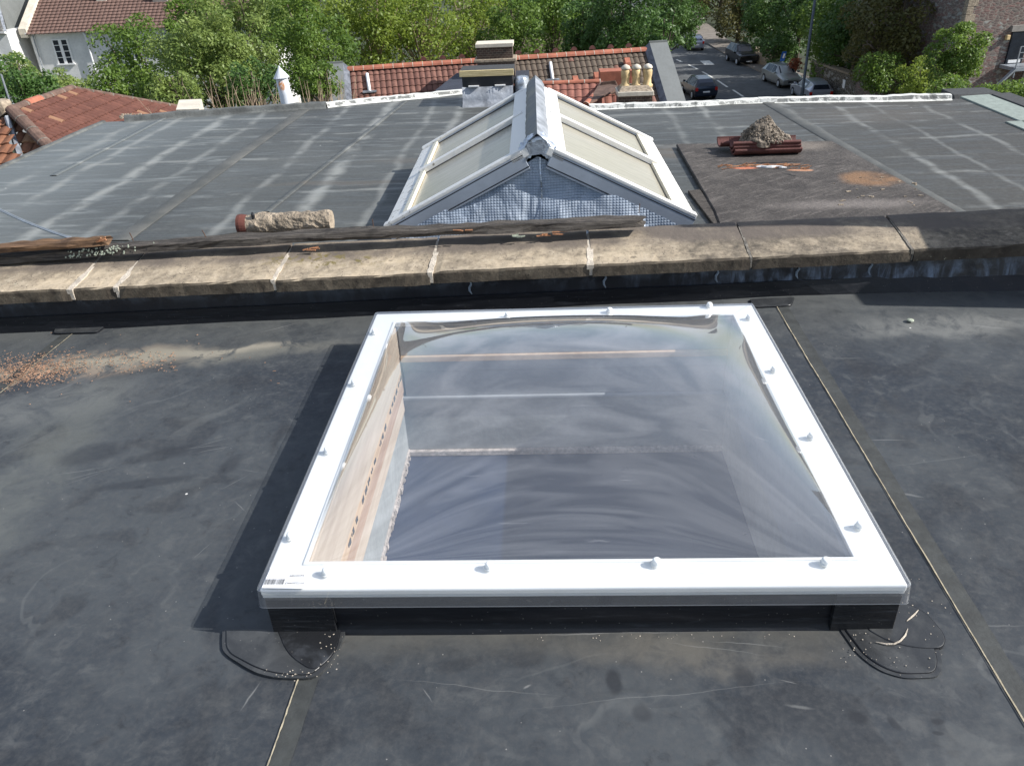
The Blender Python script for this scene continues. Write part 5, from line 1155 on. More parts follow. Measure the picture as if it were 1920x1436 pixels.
# cream coping end seen past the far roof corner
a, b = P(330, 206, 9.6), P(378, 186, 11.0); mb = MB().hexa([(a[0], 9.6, -3), (a[0]+.32, 9.6, -3), (b[0], 11, -3), (b[0]-.35, 11, -3), (a[0], 9.6, a[2]), (a[0]+.32, 9.6, a[2]), (b[0], 11, b[2]), (b[0]-.35, 11, b[2])])
tag(mb.build('boundary_wall', 'render', base=(a[0], 10, -3)), 'cream rendered wall end with sloping top behind the far left roof corner', 'wall')
tag(MB().tube([P(18, 190, 16.5), P(2, 140, 16.5)], .02, 6).build('thin_pole', 'galv', base=tuple(P(18, 190, 16.5))), 'thin leaning metal pole rising behind the old clay roof at far left', 'pole')

# ---- white houses far left, turned a little to the right
def win(parent, mt_o, x, z, w_, h_, y, cols=2, rows=2, R_=None):
    f = MB().box(x, x+w_, y-.03, y+.06, z, z+h_).build('window', 'darkglass', parent, base=(0, 0, 0)); t_ = .07
    mb = MB().box(x-.02, x+t_, y-.06, y, z, z+h_).box(x+w_-t_, x+w_+.02, y-.06, y, z, z+h_).box(x+t_, x+w_-t_, y-.06, y, z+h_-t_, z+h_).box(x-.08, x+w_+.08, y-.12, y, z-.09, z)
    for c_ in range(1, cols): xx = x+w_*c_/cols; mb.box(xx-.10 if cols == 2 else xx-.03, xx+.10 if cols == 2 else xx+.03, y-.05, y, z, z+h_-t_)
    mb.build('window_frame', 'paintwhite', f, base=(0, 0, 0)); mb = MB()
    for r_ in range(1, rows+1): zz = z+h_*r_/(rows+1); mb.box(x+t_, x+w_-t_, y-.045, y-.032, zz-.02, zz+.02)
    mb.build('glazing_bars', 'paintwhite', f, base=(0, 0, 0)); return f
A = P(50, 62, 55); wh = thing('white_terraced_house', 'white rendered house with long brown tiled roof and tall sash window at upper left', 'house', (A[0], A[1], GZ)); wh.rotation_euler = (0, 0, R(5))
E_ = A[2]-GZ; Wd = 16
MB().box(0, Wd, .25, 7, 0, E_).build('wall', 'whiterender', wh, base=(0, 0, 0))
MB().box(-.1, Wd+.1, -.12, .24, E_-.14, E_-.02).build('gutter', 'paintwhite', wh, base=(0, 0, 0))
rp = R(30); run = 3.9; o = tiled(None, (0, run, E_+run*math.tan(rp)), (1, 0, 0), (0, -math.cos(rp), -math.sin(rp)), [(0, 0), (Wd, 0), (Wd, 4.9), (0, 4.9)], .30, .34, 'tile_brown', .03, .05, name='roof_slope'); o.parent = wh; o.location = (0, 0, 0)
o2 = tiled(None, (0, run, E_+run*math.tan(rp)), (1, 0, 0), (0, math.cos(rp), -math.sin(rp)), [(0, 0), (Wd, 0), (Wd, 4.9), (0, 4.9)], .30, .34, 'tile_brown', .03, .05, name='roof_slope'); o2.parent = wh
MB().box(-.45, .05, -.05, 7, E_-.3, E_-.05).hexa([(-.45, -.1, E_-.1), (.05, -.1, E_-.1), (.05, 7.5, E_-.1), (-.45, 7.5, E_-.1), (-.45, -.1, E_+.25), (.05, -.1, E_+.25), (.05, run, E_+2.55), (-.45, run, E_+2.55)]).build('party_parapet', 'render', wh, base=(0, 0, 0))
win(wh, None, 1.35, E_-2.05, 1.05, 1.55, .25, 2, 3); win(wh, None, 6.0, E_-2.05, 1.05, 1.55, .25, 2, 3)
MB().tube([(3.6, .05, E_-.05), (3.75, .02, E_-.35), (3.75, .10, E_-.7), (3.75, .10, 0)], .06, 8).build('drainpipe', 'pipewhite', wh, base=(0, 0, 0))
MB().tube([(.25, .15, E_-.1), (.25, .15, 0)], .045, 8).build('drainpipe', 'galv', wh, base=(0, 0, 0))
MB().box(4.05, 4.75, 2.6, 3.8, E_+1, E_+2.9).build('chimney', 'render', wh, base=(0, 0, 0), bevel=.03)
MB().box(9.4, 10.3, 3.2, 4.4, E_+1, E_+2.75).build('chimney', 'render', wh, base=(0, 0, 0), bevel=.03)
MB().box(8.0, 9.0, 2.2, 3.3, E_+1.2, E_+2.0).build('chimney', 'greyrender', wh, base=(0, 0, 0), bevel=.03)
# slated house left of it
A2 = P(-150, 72, 53.5); sh = thing('slated_house', 'pale house with steep grey slate mansard roof cut by the left edge', 'house', (A2[0], A2[1]-.6, GZ)); E2 = P(20, 58, 54)[2]-GZ; xr = A[0]-.5-A2[0]; sh.rotation_euler = (0, 0, R(5))
MB().box(0, xr, .25, 8, 0, E2).build('wall', 'whiterender', sh, base=(0, 0, 0)); MB().box(-.1, xr+.05, -.05, .24, E2-.12, E2).build('gutter', 'paintwhite', sh, base=(0, 0, 0))
p7 = R(58); o = tiled(None, (0, 1.7, E2+1.7*math.tan(p7)), (1, 0, 0), (0, -math.cos(p7), -math.sin(p7)), [(0, 0), (xr-.7, 0), (xr, 3.3), (0, 3.3)], .28, .24, 'slate', .008, .015, name='roof_slope'); o.parent = sh
MB().box(0, xr-.6, 1.7, 8, E2-.1, E2+2.72).build('flat_top', 'capmetal', sh, base=(0, 0, 0)); MB().bar((xr+.02, .15, E2), (xr-.62, 1.75, E2+2.75), .16, .10).build('hip_lead', 'lead', sh, base=(0, 0, 0))
MB().box(xr-3.4, xr-2.2, .5, 2.4, E2+.25, E2+2.5).build('dormer', 'paintwhite', sh, base=(0, 0, 0), bevel=.02)
win(sh, None, xr-2.0, E2-2.1, 1.1, 1.5, .25, 2, 2)
# rear roofs and chimneys behind the white terrace
bh = thing('rear_terrace_house', 'grey roofed house with brick and stone chimneys behind the brown tiled roof', 'house', (A[0]-1, 64, GZ)); zb_ = A[2]-GZ
MB().box(-6, 13, 0, 8, 0, zb_+.2).build('wall', 'render', bh, base=(0, 0, 0)); o = tiled(None, (-6, 3.5, zb_+2.2), (1, 0, 0), (0, -math.cos(R(30)), -math.sin(R(30))), [(0, 0), (19, 0), (19, 4.1), (0, 4.1)], .3, .3, 'slate', .01, .02, name='roof_slope'); o.parent = bh
for x, s_, m_ in ((1.4, 1.0, 'render'), (3.3, 1.3, 'insul'), (8.5, 1.1, 'render'), (11.5, 1.2, 'brickdark')):
    c_ = MB().box(x, x+s_, 1.2, 2.4, zb_, zb_+2.6).build('chimney', m_, bh, base=(0, 0, 0), bevel=.03)
    for k in range(3): MB().lathe([(.16, zb_+2.6), (.12, zb_+2.9), (.14, zb_+3.1)], (x+.25+k*s_*.27, 1.8, 0), 10).build('chimney_pot', 'terracotta', c_, base=(0, 0, 0))
# beige building glimpsed through the middle trees
gb = thing('beige_building', 'tall beige rendered building glimpsed between the trees at top centre', 'building', (2, 66, GZ)); MB().box(-9, 2.5, 0, 9, 0, 12).build('wall', simple('beige_render', (.42, .33, .23), .9, .1, 1, .1), gb, base=(0, 0, 0))
for k in range(2): win(gb, None, -7+k*4.3, 6.5, 1.2, 1.8, 0, 2, 2)
MB().hexa([(-9.3, -.4, 12), (2.8, -.4, 12), (2.8, 9.4, 12), (-9.3, 9.4, 12), (-8, 4, 15), (1.5, 4, 15), (1.5, 5, 15), (-8, 5, 15)]).build('roof', 'slate', gb, base=(0, 0, 0))

# ---- stone building at right with door and steel stair
Yb = 45; A = P(1822, 0, Yb); sb = thing('stone_building', 'purple grey rubble stone building with a dark door and steel stair at upper right', 'building', (A[0], Yb, GZ)); sb.rotation_euler = (0, 0, R(9))
MB().box(0, 12, .2, 10, 0, 11.5).build('wall', 'rubble', sb, base=(0, 0, 0))
mb = MB()
for k in range(30): wq = .55 if k % 2 else .35; mb.box(-.02, wq, .17, .5, k*.38, k*.38+.36)
mb.build('quoins', 'insul', sb, base=(0, 0, 0), bevel=.01)
D0, D1 = P(1895, 120, Yb), P(1915, 62, Yb); zd0, zd1 = D0[2]-GZ, D1[2]-GZ; xd = D0[0]-A[0]+.05
dr = MB().box(xd, xd+.95, .08, .26, zd0-.1, zd1).build('door', 'darkglass', sb, base=(0, 0, 0)); MB().box(xd-.12, xd+1.07, .05, .22, zd1, zd1+.30).build('lintel', 'greyrender', dr, base=(0, 0, 0)); MB().box(xd+.1, xd+.8, .03, .12, zd0-.05, zd0+.10).build('step', 'paintwhite', dr, base=(0, 0, 0))
sc_ = MB().box(xd-.3, xd+2.6, -1.2, .1, zd0-.28, zd0-.10).build('stair_landing', 'galv', sb, base=(0, 0, 0)); mb = MB()
for x in (xd-.28, xd+.9, xd+2.3): mb.bar((x, -1.15, zd0-.6), (x, -1.15, zd0+.95), .05, .05, (0, 1, 0))
for z in (.35, .65, .95): mb.bar((xd-.28, -1.15, zd0+z), (xd+2.5, -1.15, zd0+z), .035, .035)
mb.bar((xd-.28, -1.15, zd0-.15), (xd-2.6, -1.15, zd0-2.4), .22, .08); mb.build('handrail', 'galv', sc_, base=(0, 0, 0))
MB().hexa([(xd+.8, -1.3, 0), (xd+3, -1.3, 0), (xd+3, .1, 0), (xd+.8, .1, 0), (xd+1.3, -1.3, zd0-.3), (xd+3, -1.3, zd0-.3), (xd+3, .1, zd0-.3), (xd+1.3, .1, zd0-.3)]).build('stair_pier', 'whiterender', sb, base=(0, 0, 0))
MB().box(xd-.35, xd-.15, .0, .18, zd1-.4, zd1-.15).build('wall_lamp', 'potclay', sb, base=(0, 0, 0), bevel=.03)
# grey building between the trees
A = P(1745, 100, 54); gb2 = thing('grey_stone_house', 'dim grey stone house with pale framed windows between the right hand trees', 'house', (A[0]-2.5, 54, GZ)); MB().box(0, 6.4, 0, 8, 0, 14).build('wall', 'greyrender', gb2, base=(0, 0, 0))
wx = P(1768, 20, 54)[0]-(A[0]-2.5); win(gb2, None, wx, P(1768, 26, 54)[2]-GZ, 1.0, 2.2, 0, 1, 1); win(gb2, None, wx-1.6, P(1735, 100, 54)[2]-GZ-.8, .7, 2.0, 0, 1, 1)
MB().box(wx+1.6, wx+1.75, -.15, 0, 0, 14).build('drainpipe', 'rust', gb2, base=(0, 0, 0))

# ---- boundary wall right of the street
A, B = HG(1508, 190), np.array([24.5, 50.5, GZ]); bw = thing('roadside_wall', 'tall brown stone boundary wall right of the silver hatchback', 'wall', A)
wa, wb_ = np.array([20.9, 60.5, 0]), np.array([21.2, 38, 0]); zt3 = P(1590, 141, 56)[2]
mb = MB(); mb.hexa([(20.6, 64, GZ), (21.1, 64, GZ), (22.4, 40, GZ), (21.9, 40, GZ), (20.6, 64, zt3-.3), (21.1, 64, zt3-.3), (22.4, 40, zt3+.3), (21.9, 40, zt3+.3)]); mb.build('wall', 'rubblewall', bw)
MB().hexa([(20.52, 64, zt3-.29), (21.18, 64, zt3-.29), (22.48, 40, zt3+.31), (21.82, 40, zt3+.31), (20.52, 64, zt3-.17), (21.18, 64, zt3-.17), (22.48, 40, zt3+.43), (21.82, 40, zt3+.43)]).build('wall_coping', 'insul', bw)
q = P(1580, 157, 53); MB().box(q[0]-.0, q[0]+.02, 52.6, 53.0, q[2]-.25, q[2]+.25).build('notice', 'paintwhite', bw)
gp = []
for px, py, h_, c_ in ((1387, 108, .9, 0), (1403, 116, 1.1, 1), (1417, 120, 1.2, 2)):
    q = HG(px, py); t_ = thing('gate_post', ['short pale stone gate post beside the black parked car, furthest from us', 'pale stone gate post behind the black parked car, middle of three', 'tallest pale gate post, nearest the silver estate car'][c_], 'gate post', q, 'pale gate posts behind the black car')
    MB().box(q[0]-.18, q[0]+.18, q[1]-.18, q[1]+.18, GZ, GZ+h_+.1).build('shaft', 'insul', t_, bevel=.02); MB().hexa([(q[0]+a*.24, q[1]+b*.24, GZ+h_+.1) for a, b in ((-1, -1), (1, -1), (1, 1), (-1, 1))]+[(q[0]+a*.05, q[1]+b*.05, GZ+h_+.35) for a, b in ((-1, -1), (1, -1), (1, 1), (-1, 1))]).build('cap', 'insul', t_)
q0, q1 = HG(1419, 122), HG(1446, 128); tag(MB().hexa([(q0[0], q0[1], GZ), (q1[0], q1[1], GZ), (q1[0], q1[1]+.3, GZ), (q0[0], q0[1]+.3, GZ), (q0[0], q0[1], GZ+1.1), (q1[0], q1[1], GZ+1.0), (q1[0], q1[1]+.3, GZ+1.0), (q0[0], q0[1]+.3, GZ+1.1)]).build('garden_wall', 'insul', base=tuple(q0)), 'low pale garden wall running from the tallest gate post', 'wall')
q = HG(1522, 168); q[0] += .2; bn = thing('wheelie_bin', 'dark wheelie bin standing by the stone wall beyond the street lamp', 'bin', q); MB().hexa([(q[0]-.25, q[1]-.25, GZ+.12), (q[0]+.25, q[1]-.25, GZ+.12), (q[0]+.25, q[1]+.25, GZ+.12), (q[0]-.25, q[1]+.25, GZ+.12), (q[0]-.32, q[1]-.33, GZ+1.1), (q[0]+.32, q[1]-.33, GZ+1.1), (q[0]+.32, q[1]+.33, GZ+1.1), (q[0]-.32, q[1]+.33, GZ+1.1)]).build('bin_body', 'plastic', bn, bevel=.03); MB().hexa([(q[0]-.34, q[1]-.35, GZ+1.1), (q[0]+.34, q[1]-.35, GZ+1.1), (q[0]+.34, q[1]+.36, GZ+1.1), (q[0]-.34, q[1]+.36, GZ+1.1), (q[0]-.28, q[1]-.3, GZ+1.18), (q[0]+.28, q[1]-.3, GZ+1.18), (q[0]+.28, q[1]+.3, GZ+1.24), (q[0]-.28, q[1]+.3, GZ+1.24)]).build('lid', 'plastic', bn, bevel=.02)
q = HG(1463, 145); sg = thing('blue_sign', 'small blue and white sign on a post behind the silver estate car', 'sign', q); MB().tube([(q[0], q[1], GZ), (q[0], q[1], GZ+1.9)], .03, 6).build('post', 'galv', sg); MB().hexa([(q[0]-.22, q[1]-.06, GZ+1.25), (q[0]+.14, q[1]-.06, GZ+1.25), (q[0]+.14, q[1]-.035, GZ+1.25), (q[0]-.22, q[1]-.035, GZ+1.25), (q[0]-.10, q[1]-.06, GZ+2.0), (q[0]+.26, q[1]-.06, GZ+2.0), (q[0]+.26, q[1]-.035, GZ+2.0), (q[0]-.10, q[1]-.035, GZ+2.0)]).build('panel', 'blue', sg); MB().hexa([(q[0]-.05, q[1]-.066, GZ+1.5), (q[0]+.10, q[1]-.066, GZ+1.5), (q[0]+.10, q[1]-.0605, GZ+1.5), (q[0]-.05, q[1]-.0605, GZ+1.5), (q[0]+.02, q[1]-.066, GZ+1.85), (q[0]+.17, q[1]-.066, GZ+1.85), (q[0]+.17, q[1]-.0605, GZ+1.85), (q[0]+.02, q[1]-.0605, GZ+1.85)]).build('white_mark', 'paintwhite', sg)
# street lamp
q = HG(1500, 205); q2 = P(1529, 0, q[1]); lp = thing('street_lamp', 'tall slim grey street lamp column between the two silver cars', 'street lamp', q); top = q2[2]+2.5; dx = (q2[0]-q[0])/(q2[2]-GZ)
MB().tube([(q[0], q[1], GZ), (q[0], q[1], GZ+1.4), (q[0], q[1], GZ+1.45), (q[0], q[1], top)], [.13, .13, .10, .085], 12).build('column', 'lampsteel', lp, smooth=True); MB().tube([(q[0], q[1], top), (q[0]-.3, q[1], top+.3), (q[0]-1.2, q[1], top+.35)], .04, 8).build('arm', 'galv', lp, smooth=True); MB().hexa([(q[0]-1.9, q[1]-.12, top+.3), (q[0]-1.2, q[1]-.12, top+.3), (q[0]-1.2, q[1]+.12, top+.3), (q[0]-1.9, q[1]+.12, top+.3), (q[0]-1.85, q[1]-.08, top+.42), (q[0]-1.25, q[1]-.08, top+.42), (q[0]-1.25, q[1]+.08, top+.42), (q[0]-1.85, q[1]+.08, top+.42)]).build('lantern', 'galv', lp, bevel=.02)

# ------------------------------------------------------------------ cars
def paint(name, col, met=.5): s = S(name); return s.fin(s.mix(s.rng(s.noise(s.obj(), 3, 3, .5), .3, .7), tuple(x*.9 for x in col), col), .28, None, met, .5, Coat_Weight=.6, Coat_Roughness=.05)
def car(name, label, loc, head, col, L_=4.2, W_=1.74, Ht=1.48, kind='hatch', group='cars parked or driving on the street'):
    t = thing(name, label, 'car', loc, group); t.rotation_euler = (0, 0, head); pm = paint(name+'_paint_'+str(int(col[0]*100)), col); h = L_/2
    # stations x (front +), z bottom, belt, top, half width top
    if kind == 'estate': st = [(h, .35, .60, .66, .62), (h-.12, .24, .70, .76, .68), (h-.9, .22, .82, .92, .70), (h-1.25, .22, .90, .98, .66), (h-1.95, .2, .93, Ht-.05, .58), (h-2.5, .2, .94, Ht, .58), (-h+.8, .2, .96, Ht-.04, .57), (-h+.25, .24, .96, Ht-.16, .54), (-h+.06, .28, .94, 1.02, .66), (-h, .38, .80, .86, .66)]
    elif kind == 'suv': st = [(h, .42, .78, .86, .62), (h-.12, .30, .88, .94, .70), (h-.95, .28, .96, 1.04, .70), (h-1.2, .28, 1.02, 1.10, .66), (h-1.8, .26, 1.06, Ht-.05, .60), (h-2.4, .26, 1.07, Ht, .60), (-h+.6, .26, 1.09, Ht-.03, .59), (-h+.22, .3, 1.08, Ht-.22, .56), (-h+.05, .34, 1.04, 1.10, .68), (-h, .44, .82, .88, .66)]
    else: st = [(h, .36, .62, .68, .60), (h-.12, .24, .72, .78, .68), (h-.8, .22, .84, .93, .68), (h-1.05, .22, .90, .99, .64), (h-1.75, .2, .93, Ht-.05, .56), (h-2.3, .2, .94, Ht, .56), (-h+.55, .2, .96, Ht-.05, .55), (-h+.20, .24, .96, Ht-.25, .53), (-h+.05, .28, .93, 1.0, .64), (-h, .38, .78, .84, .64)]
    mb = MB(); m = 10
    for x, zb, zl, zt_, wt in st:
        e_ = .93 if abs(x) > h-.02 else (.98 if abs(x) > h-.2 else 1); w2 = W_/2*e_
        mb.v += [(x, -w2*.92, zb), (x, -w2, zb+.18), (x, -w2, zl), (x, -wt, zt_-.02), (x, -wt*.6, zt_), (x, wt*.6, zt_), (x, wt, zt_-.02), (x, w2, zl), (x, w2, zb+.18), (x, w2*.92, zb)]
    for i in range(len(st)-1):
        for j in range(m): mb.f.append((i*m+j, i*m+(j+1) % m, (i+1)*m+(j+1) % m, (i+1)*m+j))
    mb.f += [tuple(range(m)), tuple((len(st)-1)*m+j for j in range(m))[::-1]]
    bo = mb.build('body', pm, t, bevel=.025, base=(0, 0, 0))
    def V(i, j): return Vector(mb.v[i*m+j])
    def glass(ps, nm, mm='darkglass', off=.012):
        c_ = sum(ps, Vector())/4; n_ = (ps[1]-ps[0]).cross(ps[3]-ps[0]).normalized(); n_ = n_ if n_.dot(c_-Vector((0, 0, .7))) > 0 else -n_
        qs = [p+(c_-p)*.10 for p in ps]; return MB().hexa([p-n_*.01 for p in qs]+[p+n_*off for p in qs]).build(nm, mm, t, base=(0, 0, 0))
    glass([V(3, 3), V(3, 6), V(4, 6), V(4, 3)], 'windscreen'); nb = len(st)
    glass([V(nb-2, 3), V(nb-2, 6), V(nb-3, 6), V(nb-3, 3)], 'rear_window')
    for a, b in ((2, 3), (7, 6)):
        glass([V(3, a)*.35+V(4, a)*.65, V(5, a), V(5, b), V(4, b)], 'side_window'); glass([V(5, a)*.97+V(6, a)*.03, V(6, a), V(6, b), V(5, b)], 'side_window')
    for sx in (h-.78, -h+.72):
        for sy in (-1, 1):
            y = sy*(W_/2-.09); tyre = MB(); tyre.tube([(sx, y-.11, .32), (sx, y+.11, .32)], .32, 18); ty = tyre.build('wheel', 'rubbermat', t, base=(0, 0, 0)); MB().tube([(sx, y+sy*.10, .32), (sx, y+sy*.125, .32)], .20, 14).build('rim', 'alu', ty, base=(0, 0, 0))
    for sy in (-1, 1):
        MB().box(h-.16, h-.005, sy*.62-.17, sy*.62+.17, .56, .70).build('headlight', 'lens', t, bevel=.02, base=(0, 0, 0))
        z = .78 if kind != 'estate' else .74; MB().box(-h-.02, -h+.22, sy*(W_/2-.14)-.10, sy*(W_/2-.14)+.10, z-.10, z+(.28 if kind == 'suv' else .14)).build('tail_light', 'redlens', t, bevel=.02, base=(0, 0, 0))
        MB().box(h-1.5, h-1.32, sy*(W_/2+.08)-.09, sy*(W_/2+.08)+.09, .96, 1.10).build('wing_mirror', pm, t, bevel=.02, base=(0, 0, 0))
    MB().box(h-.03, h+.006, -.40, .40, .42, .56).build('grille', 'plastic', t, base=(0, 0, 0)); MB().box(h-.01, h+.012, -.26, .26, .34, .42).build('number_plate', 'paintwhite', t, base=(0, 0, 0)); MB().box(-h-.012, -h+.02, -.26, .26, .55, .66).build('number_plate', 'paintwhite', t, base=(0, 0, 0))
    return t
def carat(px, py, head, *a, dz=0, **k): q = HG(px, py); q[2] = GZ+.004; return q
ra = R(93.5)
car('hatchback', 'dark blue hatchback driving away on the street left of the dashed line', HG(1311, 182)+np.array([0, .6, .004]), ra+R(3), (.018, .028, .05), 4.2, 1.76, 1.50, 'hatch')
car('parked_car', 'distant pale silver hatchback parked at the left kerb of the street', HG(1300, 92)+np.array([0, 0, .004]), ra-R(4), (.42, .45, .52), 3.8, 1.62, 1.45, 'hatch')
car('parked_car', 'black four wheel drive car parked at the right kerb facing us', HG(1383, 118)+np.array([.3, 0, .004]), ra+R(180+3), (.02, .021, .024), 4.3, 1.80, 1.68, 'suv')
car('parked_car', 'silver grey estate car facing us left of the street lamp', HG(1462, 158)+np.array([.1, 0, .004]), ra+R(180+4), (.36, .37, .36), 4.5, 1.76, 1.50, 'estate')
car('parked_car', 'pale silver estate car seen from behind at the foot of the street lamp', HG(1518, 186)+np.array([0, 0, .004]), ra-R(2), (.50, .53, .60), 4.4, 1.74, 1.50, 'estate')
# walker far down the street
q = HG(1294, 70, GZ+.0); q[2] = GZ
me = bpy.data.meshes.new('person'); sk_v = [(0, 0, .92), (0, 0, 1.12), (0, .01, 1.36), (0, .01, 1.48), (0, .0, 1.56), (0, -.01, 1.66), (.10, 0, .88), (.11, .10, .48), (.11, .02, .09), (.11, .14, .04), (-.10, 0, .88), (-.11, -.10, .48), (-.11, -.22, .12), (-.11, -.10, .05), (.19, .01, 1.38), (.25, -.06, 1.10), (.24, .06, .88), (.24, .10, .80), (-.19, .01, 1.38), (-.25, .05, 1.10), (-.24, .16, .90), (-.24, .20, .82)]
sk_e = [(0, 1), (1, 2), (2, 3), (3, 4), (4, 5), (0, 6), (6, 7), (7, 8), (8, 9), (0, 10), (10, 11), (11, 12), (12, 13), (2, 14), (14, 15), (15, 16), (16, 17), (2, 18), (18, 19), (19, 20), (20, 21)]
rad = [.15, .14, .16, .07, .075, .095, .10, .07, .05, .05, .10, .07, .05, .05, .07, .05, .04, .035, .07, .05, .04, .035]
me.from_pydata(sk_v, sk_e, []); me.materials.append(M['darkcloth']); pe = bpy.data.objects.new('person', me); C.objects.link(pe); pe.location = q; pe.modifiers.new('skin', 'SKIN')
for i, r_ in enumerate(rad): me.skin_vertices[0].data[i].radius = (r_, r_*.8)
me.skin_vertices[0].data[0].use_root = True; ss = pe.modifiers.new('sub', 'SUBSURF'); ss.levels = ss.render_levels = 1; tag(pe, 'person in dark clothing walking in the street beyond the distant silver car', 'person'); BASE[pe.name] = tuple(q)
hr = MB().lathe([(.09, 1.62), (.105, 1.68), (.10, 1.74), (.05, 1.79), (.01, 1.80)], (0, -.01, 0), 12).build('hair', 'plastic', None, smooth=True, base=(0, 0, 0)); hr.parent = pe

# ================================================================== TREES
rng = np.random.default_rng(7)
def leaves(name, cen, rad, N, leaf, mat, parent, center, flat=.5):
    cen = np.array(cen); rad = np.array(rad); w_ = rad**2; idx = rng.choice(len(cen), N, p=w_/w_.sum()); d = rng.normal(size=(N, 3)); d /= np.linalg.norm(d, axis=1)[:, None]
    out = cen[idx]-center; out /= (np.linalg.norm(out, axis=1)[:, None]+1e-6); d = d+out*.55+np.array([0, 0, .25]); d /= np.linalg.norm(d, axis=1)[:, None]
    p = cen[idx]+d*(rad[idx]*(rng.uniform(.25, 1, N)**.45*1.08))[:, None]*np.array([1, 1, .85]); nrm = d*.6+rng.normal(size=(N, 3))*.55+np.array([0, 0, .35]); nrm /= np.linalg.norm(nrm, axis=1)[:, None]
    t = np.cross(nrm, rng.normal(size=(N, 3))); t /= np.linalg.norm(t, axis=1)[:, None]; b = np.cross(nrm, t); l = leaf*rng.uniform(.6, 1.25, N)[:, None]*.5
    v = np.empty((N, 4, 3)); v[:, 0] = p-t*l; v[:, 1] = p+b*l*flat-nrm*l*.15; v[:, 2] = p+t*l; v[:, 3] = p-b*l*flat-nrm*l*.15
    me = bpy.data.meshes.new(name); me.vertices.add(N*4); me.vertices.foreach_set('co', v.reshape(-1)); me.loops.add(N*4); me.loops.foreach_set('vertex_index', np.arange(N*4, dtype=np.int32)); me.polygons.add(N); me.polygons.foreach_set('loop_start', np.arange(0, N*4, 4, dtype=np.int32)); me.polygons.foreach_set('loop_total', np.full(N, 4, dtype=np.int32))
    ct = rng.uniform(0, 1, len(cen)); tone = np.clip(ct[idx]*.55+rng.uniform(0, .45, N), 0, 1); at = me.attributes.new('tone', 'FLOAT', 'FACE'); at.data.foreach_set('value', tone.astype(np.float32)); me.update(); me.validate(); me.materials.append(M[mat])
    o = bpy.data.objects.new(name, me); C.objects.link(o); o.parent = parent; return o
TREEN = [0]
def tree(px, py, Y, rpx, mat, label, rz=1.25, leaf=None, dens=1.0, name='tree', gap=.0, cat='tree', group='trees between the roofs and the street', bare=0, ry=1.0):
    q = P(px, py, Y); dist = np.linalg.norm(q-CAM); r = rpx/FPX*dist; rz_ = r*rz; gz = GZ-.12; t = thing(name, label, cat, (q[0], q[1], gz), group); cz = q[2]-gz; cz = max(cz, rz_*.9+.3)
    leaf = (leaf or .0049*dist)*.86; ncl = int(46+rng.integers(0, 14)); cen = []; rad_ = []
    for k in range(ncl):
        d = rng.normal(size=3); d /= np.linalg.norm(d); rr = rng.uniform(.45, 1.0) if k > 8 else rng.uniform(0, .4); c_ = d*rr*np.array([r, r*ry, rz_])*.82+np.array([0, 0, cz]); cen.append(c_); rad_.append(r*rng.uniform(.16, .36))
    N = int(min(44000, 44*dens*r*rz_/leaf**2)); leaves('crown', cen, rad_, N, leaf, mat, t, np.array([0, 0, cz]), .55)
    mb = MB(); tr = max(.10, r*.055); lean = rng.uniform(-.05, .05, 2)*r; trunk = [(0, 0, 0), (lean[0]*.3, lean[1]*.3, cz*.35), (lean[0], lean[1], cz*.75), (lean[0]*1.3, lean[1]*1.2, cz+rz_*.55)]
    mb.tube(trunk, [tr*1.25, tr, tr*.7, tr*.2], 8); mb.build('trunk', 'bark', t, smooth=True, base=(0, 0, 0)); lm = MB()
    for k in rng.choice(ncl, min(16+bare, ncl), replace=False):
        c_ = cen[k]; z0 = min(cz*.9, max(cz-rz_*.7, c_[2]*.55)); a = Vector((lean[0]*.7, lean[1]*.7, z0)); b = Vector(c_); m_ = a.lerp(b, .5)+Vector((0, 0, r*.06)); e_ = b+(b-a)*.12; lm.tube([a, m_, b, e_], [tr*.45, tr*.3, tr*.16, tr*.05], 5)
    lm.build('limbs', 'bark' if not bare else 'twig', t, base=(0, 0, 0)); TREEN[0] += 1; return t
T = tree
T(272, 135, 36, 82, 'leaf_mid', 'feathery mid green tree in front of the right end of the white house', 1.1, dens=.9)
T(400, 112, 25, 100, 'leaf_maple', 'pale leaved maple standing just left of the white vent flue', 1.25, dens=1.2)
T(372, 62, 40, 58, 'leaf_mid', 'green tree rising behind the pale leaved maple', 1.2)
T(470, 40, 34, 90, 'leaf_maple', 'broad light green maple behind the white vent flue', 1.1)
T(585, 90, 31, 88, 'leaf_mid', 'bushy green tree between the vent flue and the grey gable of the tiled house', 1.3)
T(560, 10, 44, 80, 'leaf_yellow', 'yellow green tree at the top edge above the vent flue', 1.1)
T(690, 45, 37, 92, 'leaf_yellow', 'yellow green tree behind the left end of the orange ridge', 1.2, dens=.75, bare=14)
T(790, 60, 38, 86, 'leaf_yellow', 'sparse yellow green tree with pale branches showing behind the roof ridge', 1.2, dens=.6, bare=24)
T(880, 40, 43, 80, 'leaf_yellow', 'light green tree above the cream capped chimney', 1.2, dens=.6, bare=10)
T(960, 66, 37, 62, 'leaf_mid', 'mid green tree right behind the cream capped chimney', 1.25)
T(1035, 50, 41, 68, 'leaf_mid', 'mid green tree above the middle of the tiled ridge', 1.25, dens=.7)
T(1100, 74, 36, 58, 'leaf_dark', 'dark small tree just behind the ridge left of the black green one', 1.2)
T(1180, 52, 35, 86, 'leaf_dark', 'dense dark green tree behind the right end of the tiled roof', 1.25, dens=1.3)
T(1245, 88, 30, 30, 'leaf_dark', 'narrow dark ivy covered tree hanging past the right gable of the tiled house', 2.6, dens=1.3)
T(215, 182, 24, 50, 'leaf_mid', 'low green shrub right behind the apex of the hipped clay roof', 1.0, name='shrub', cat='shrub')
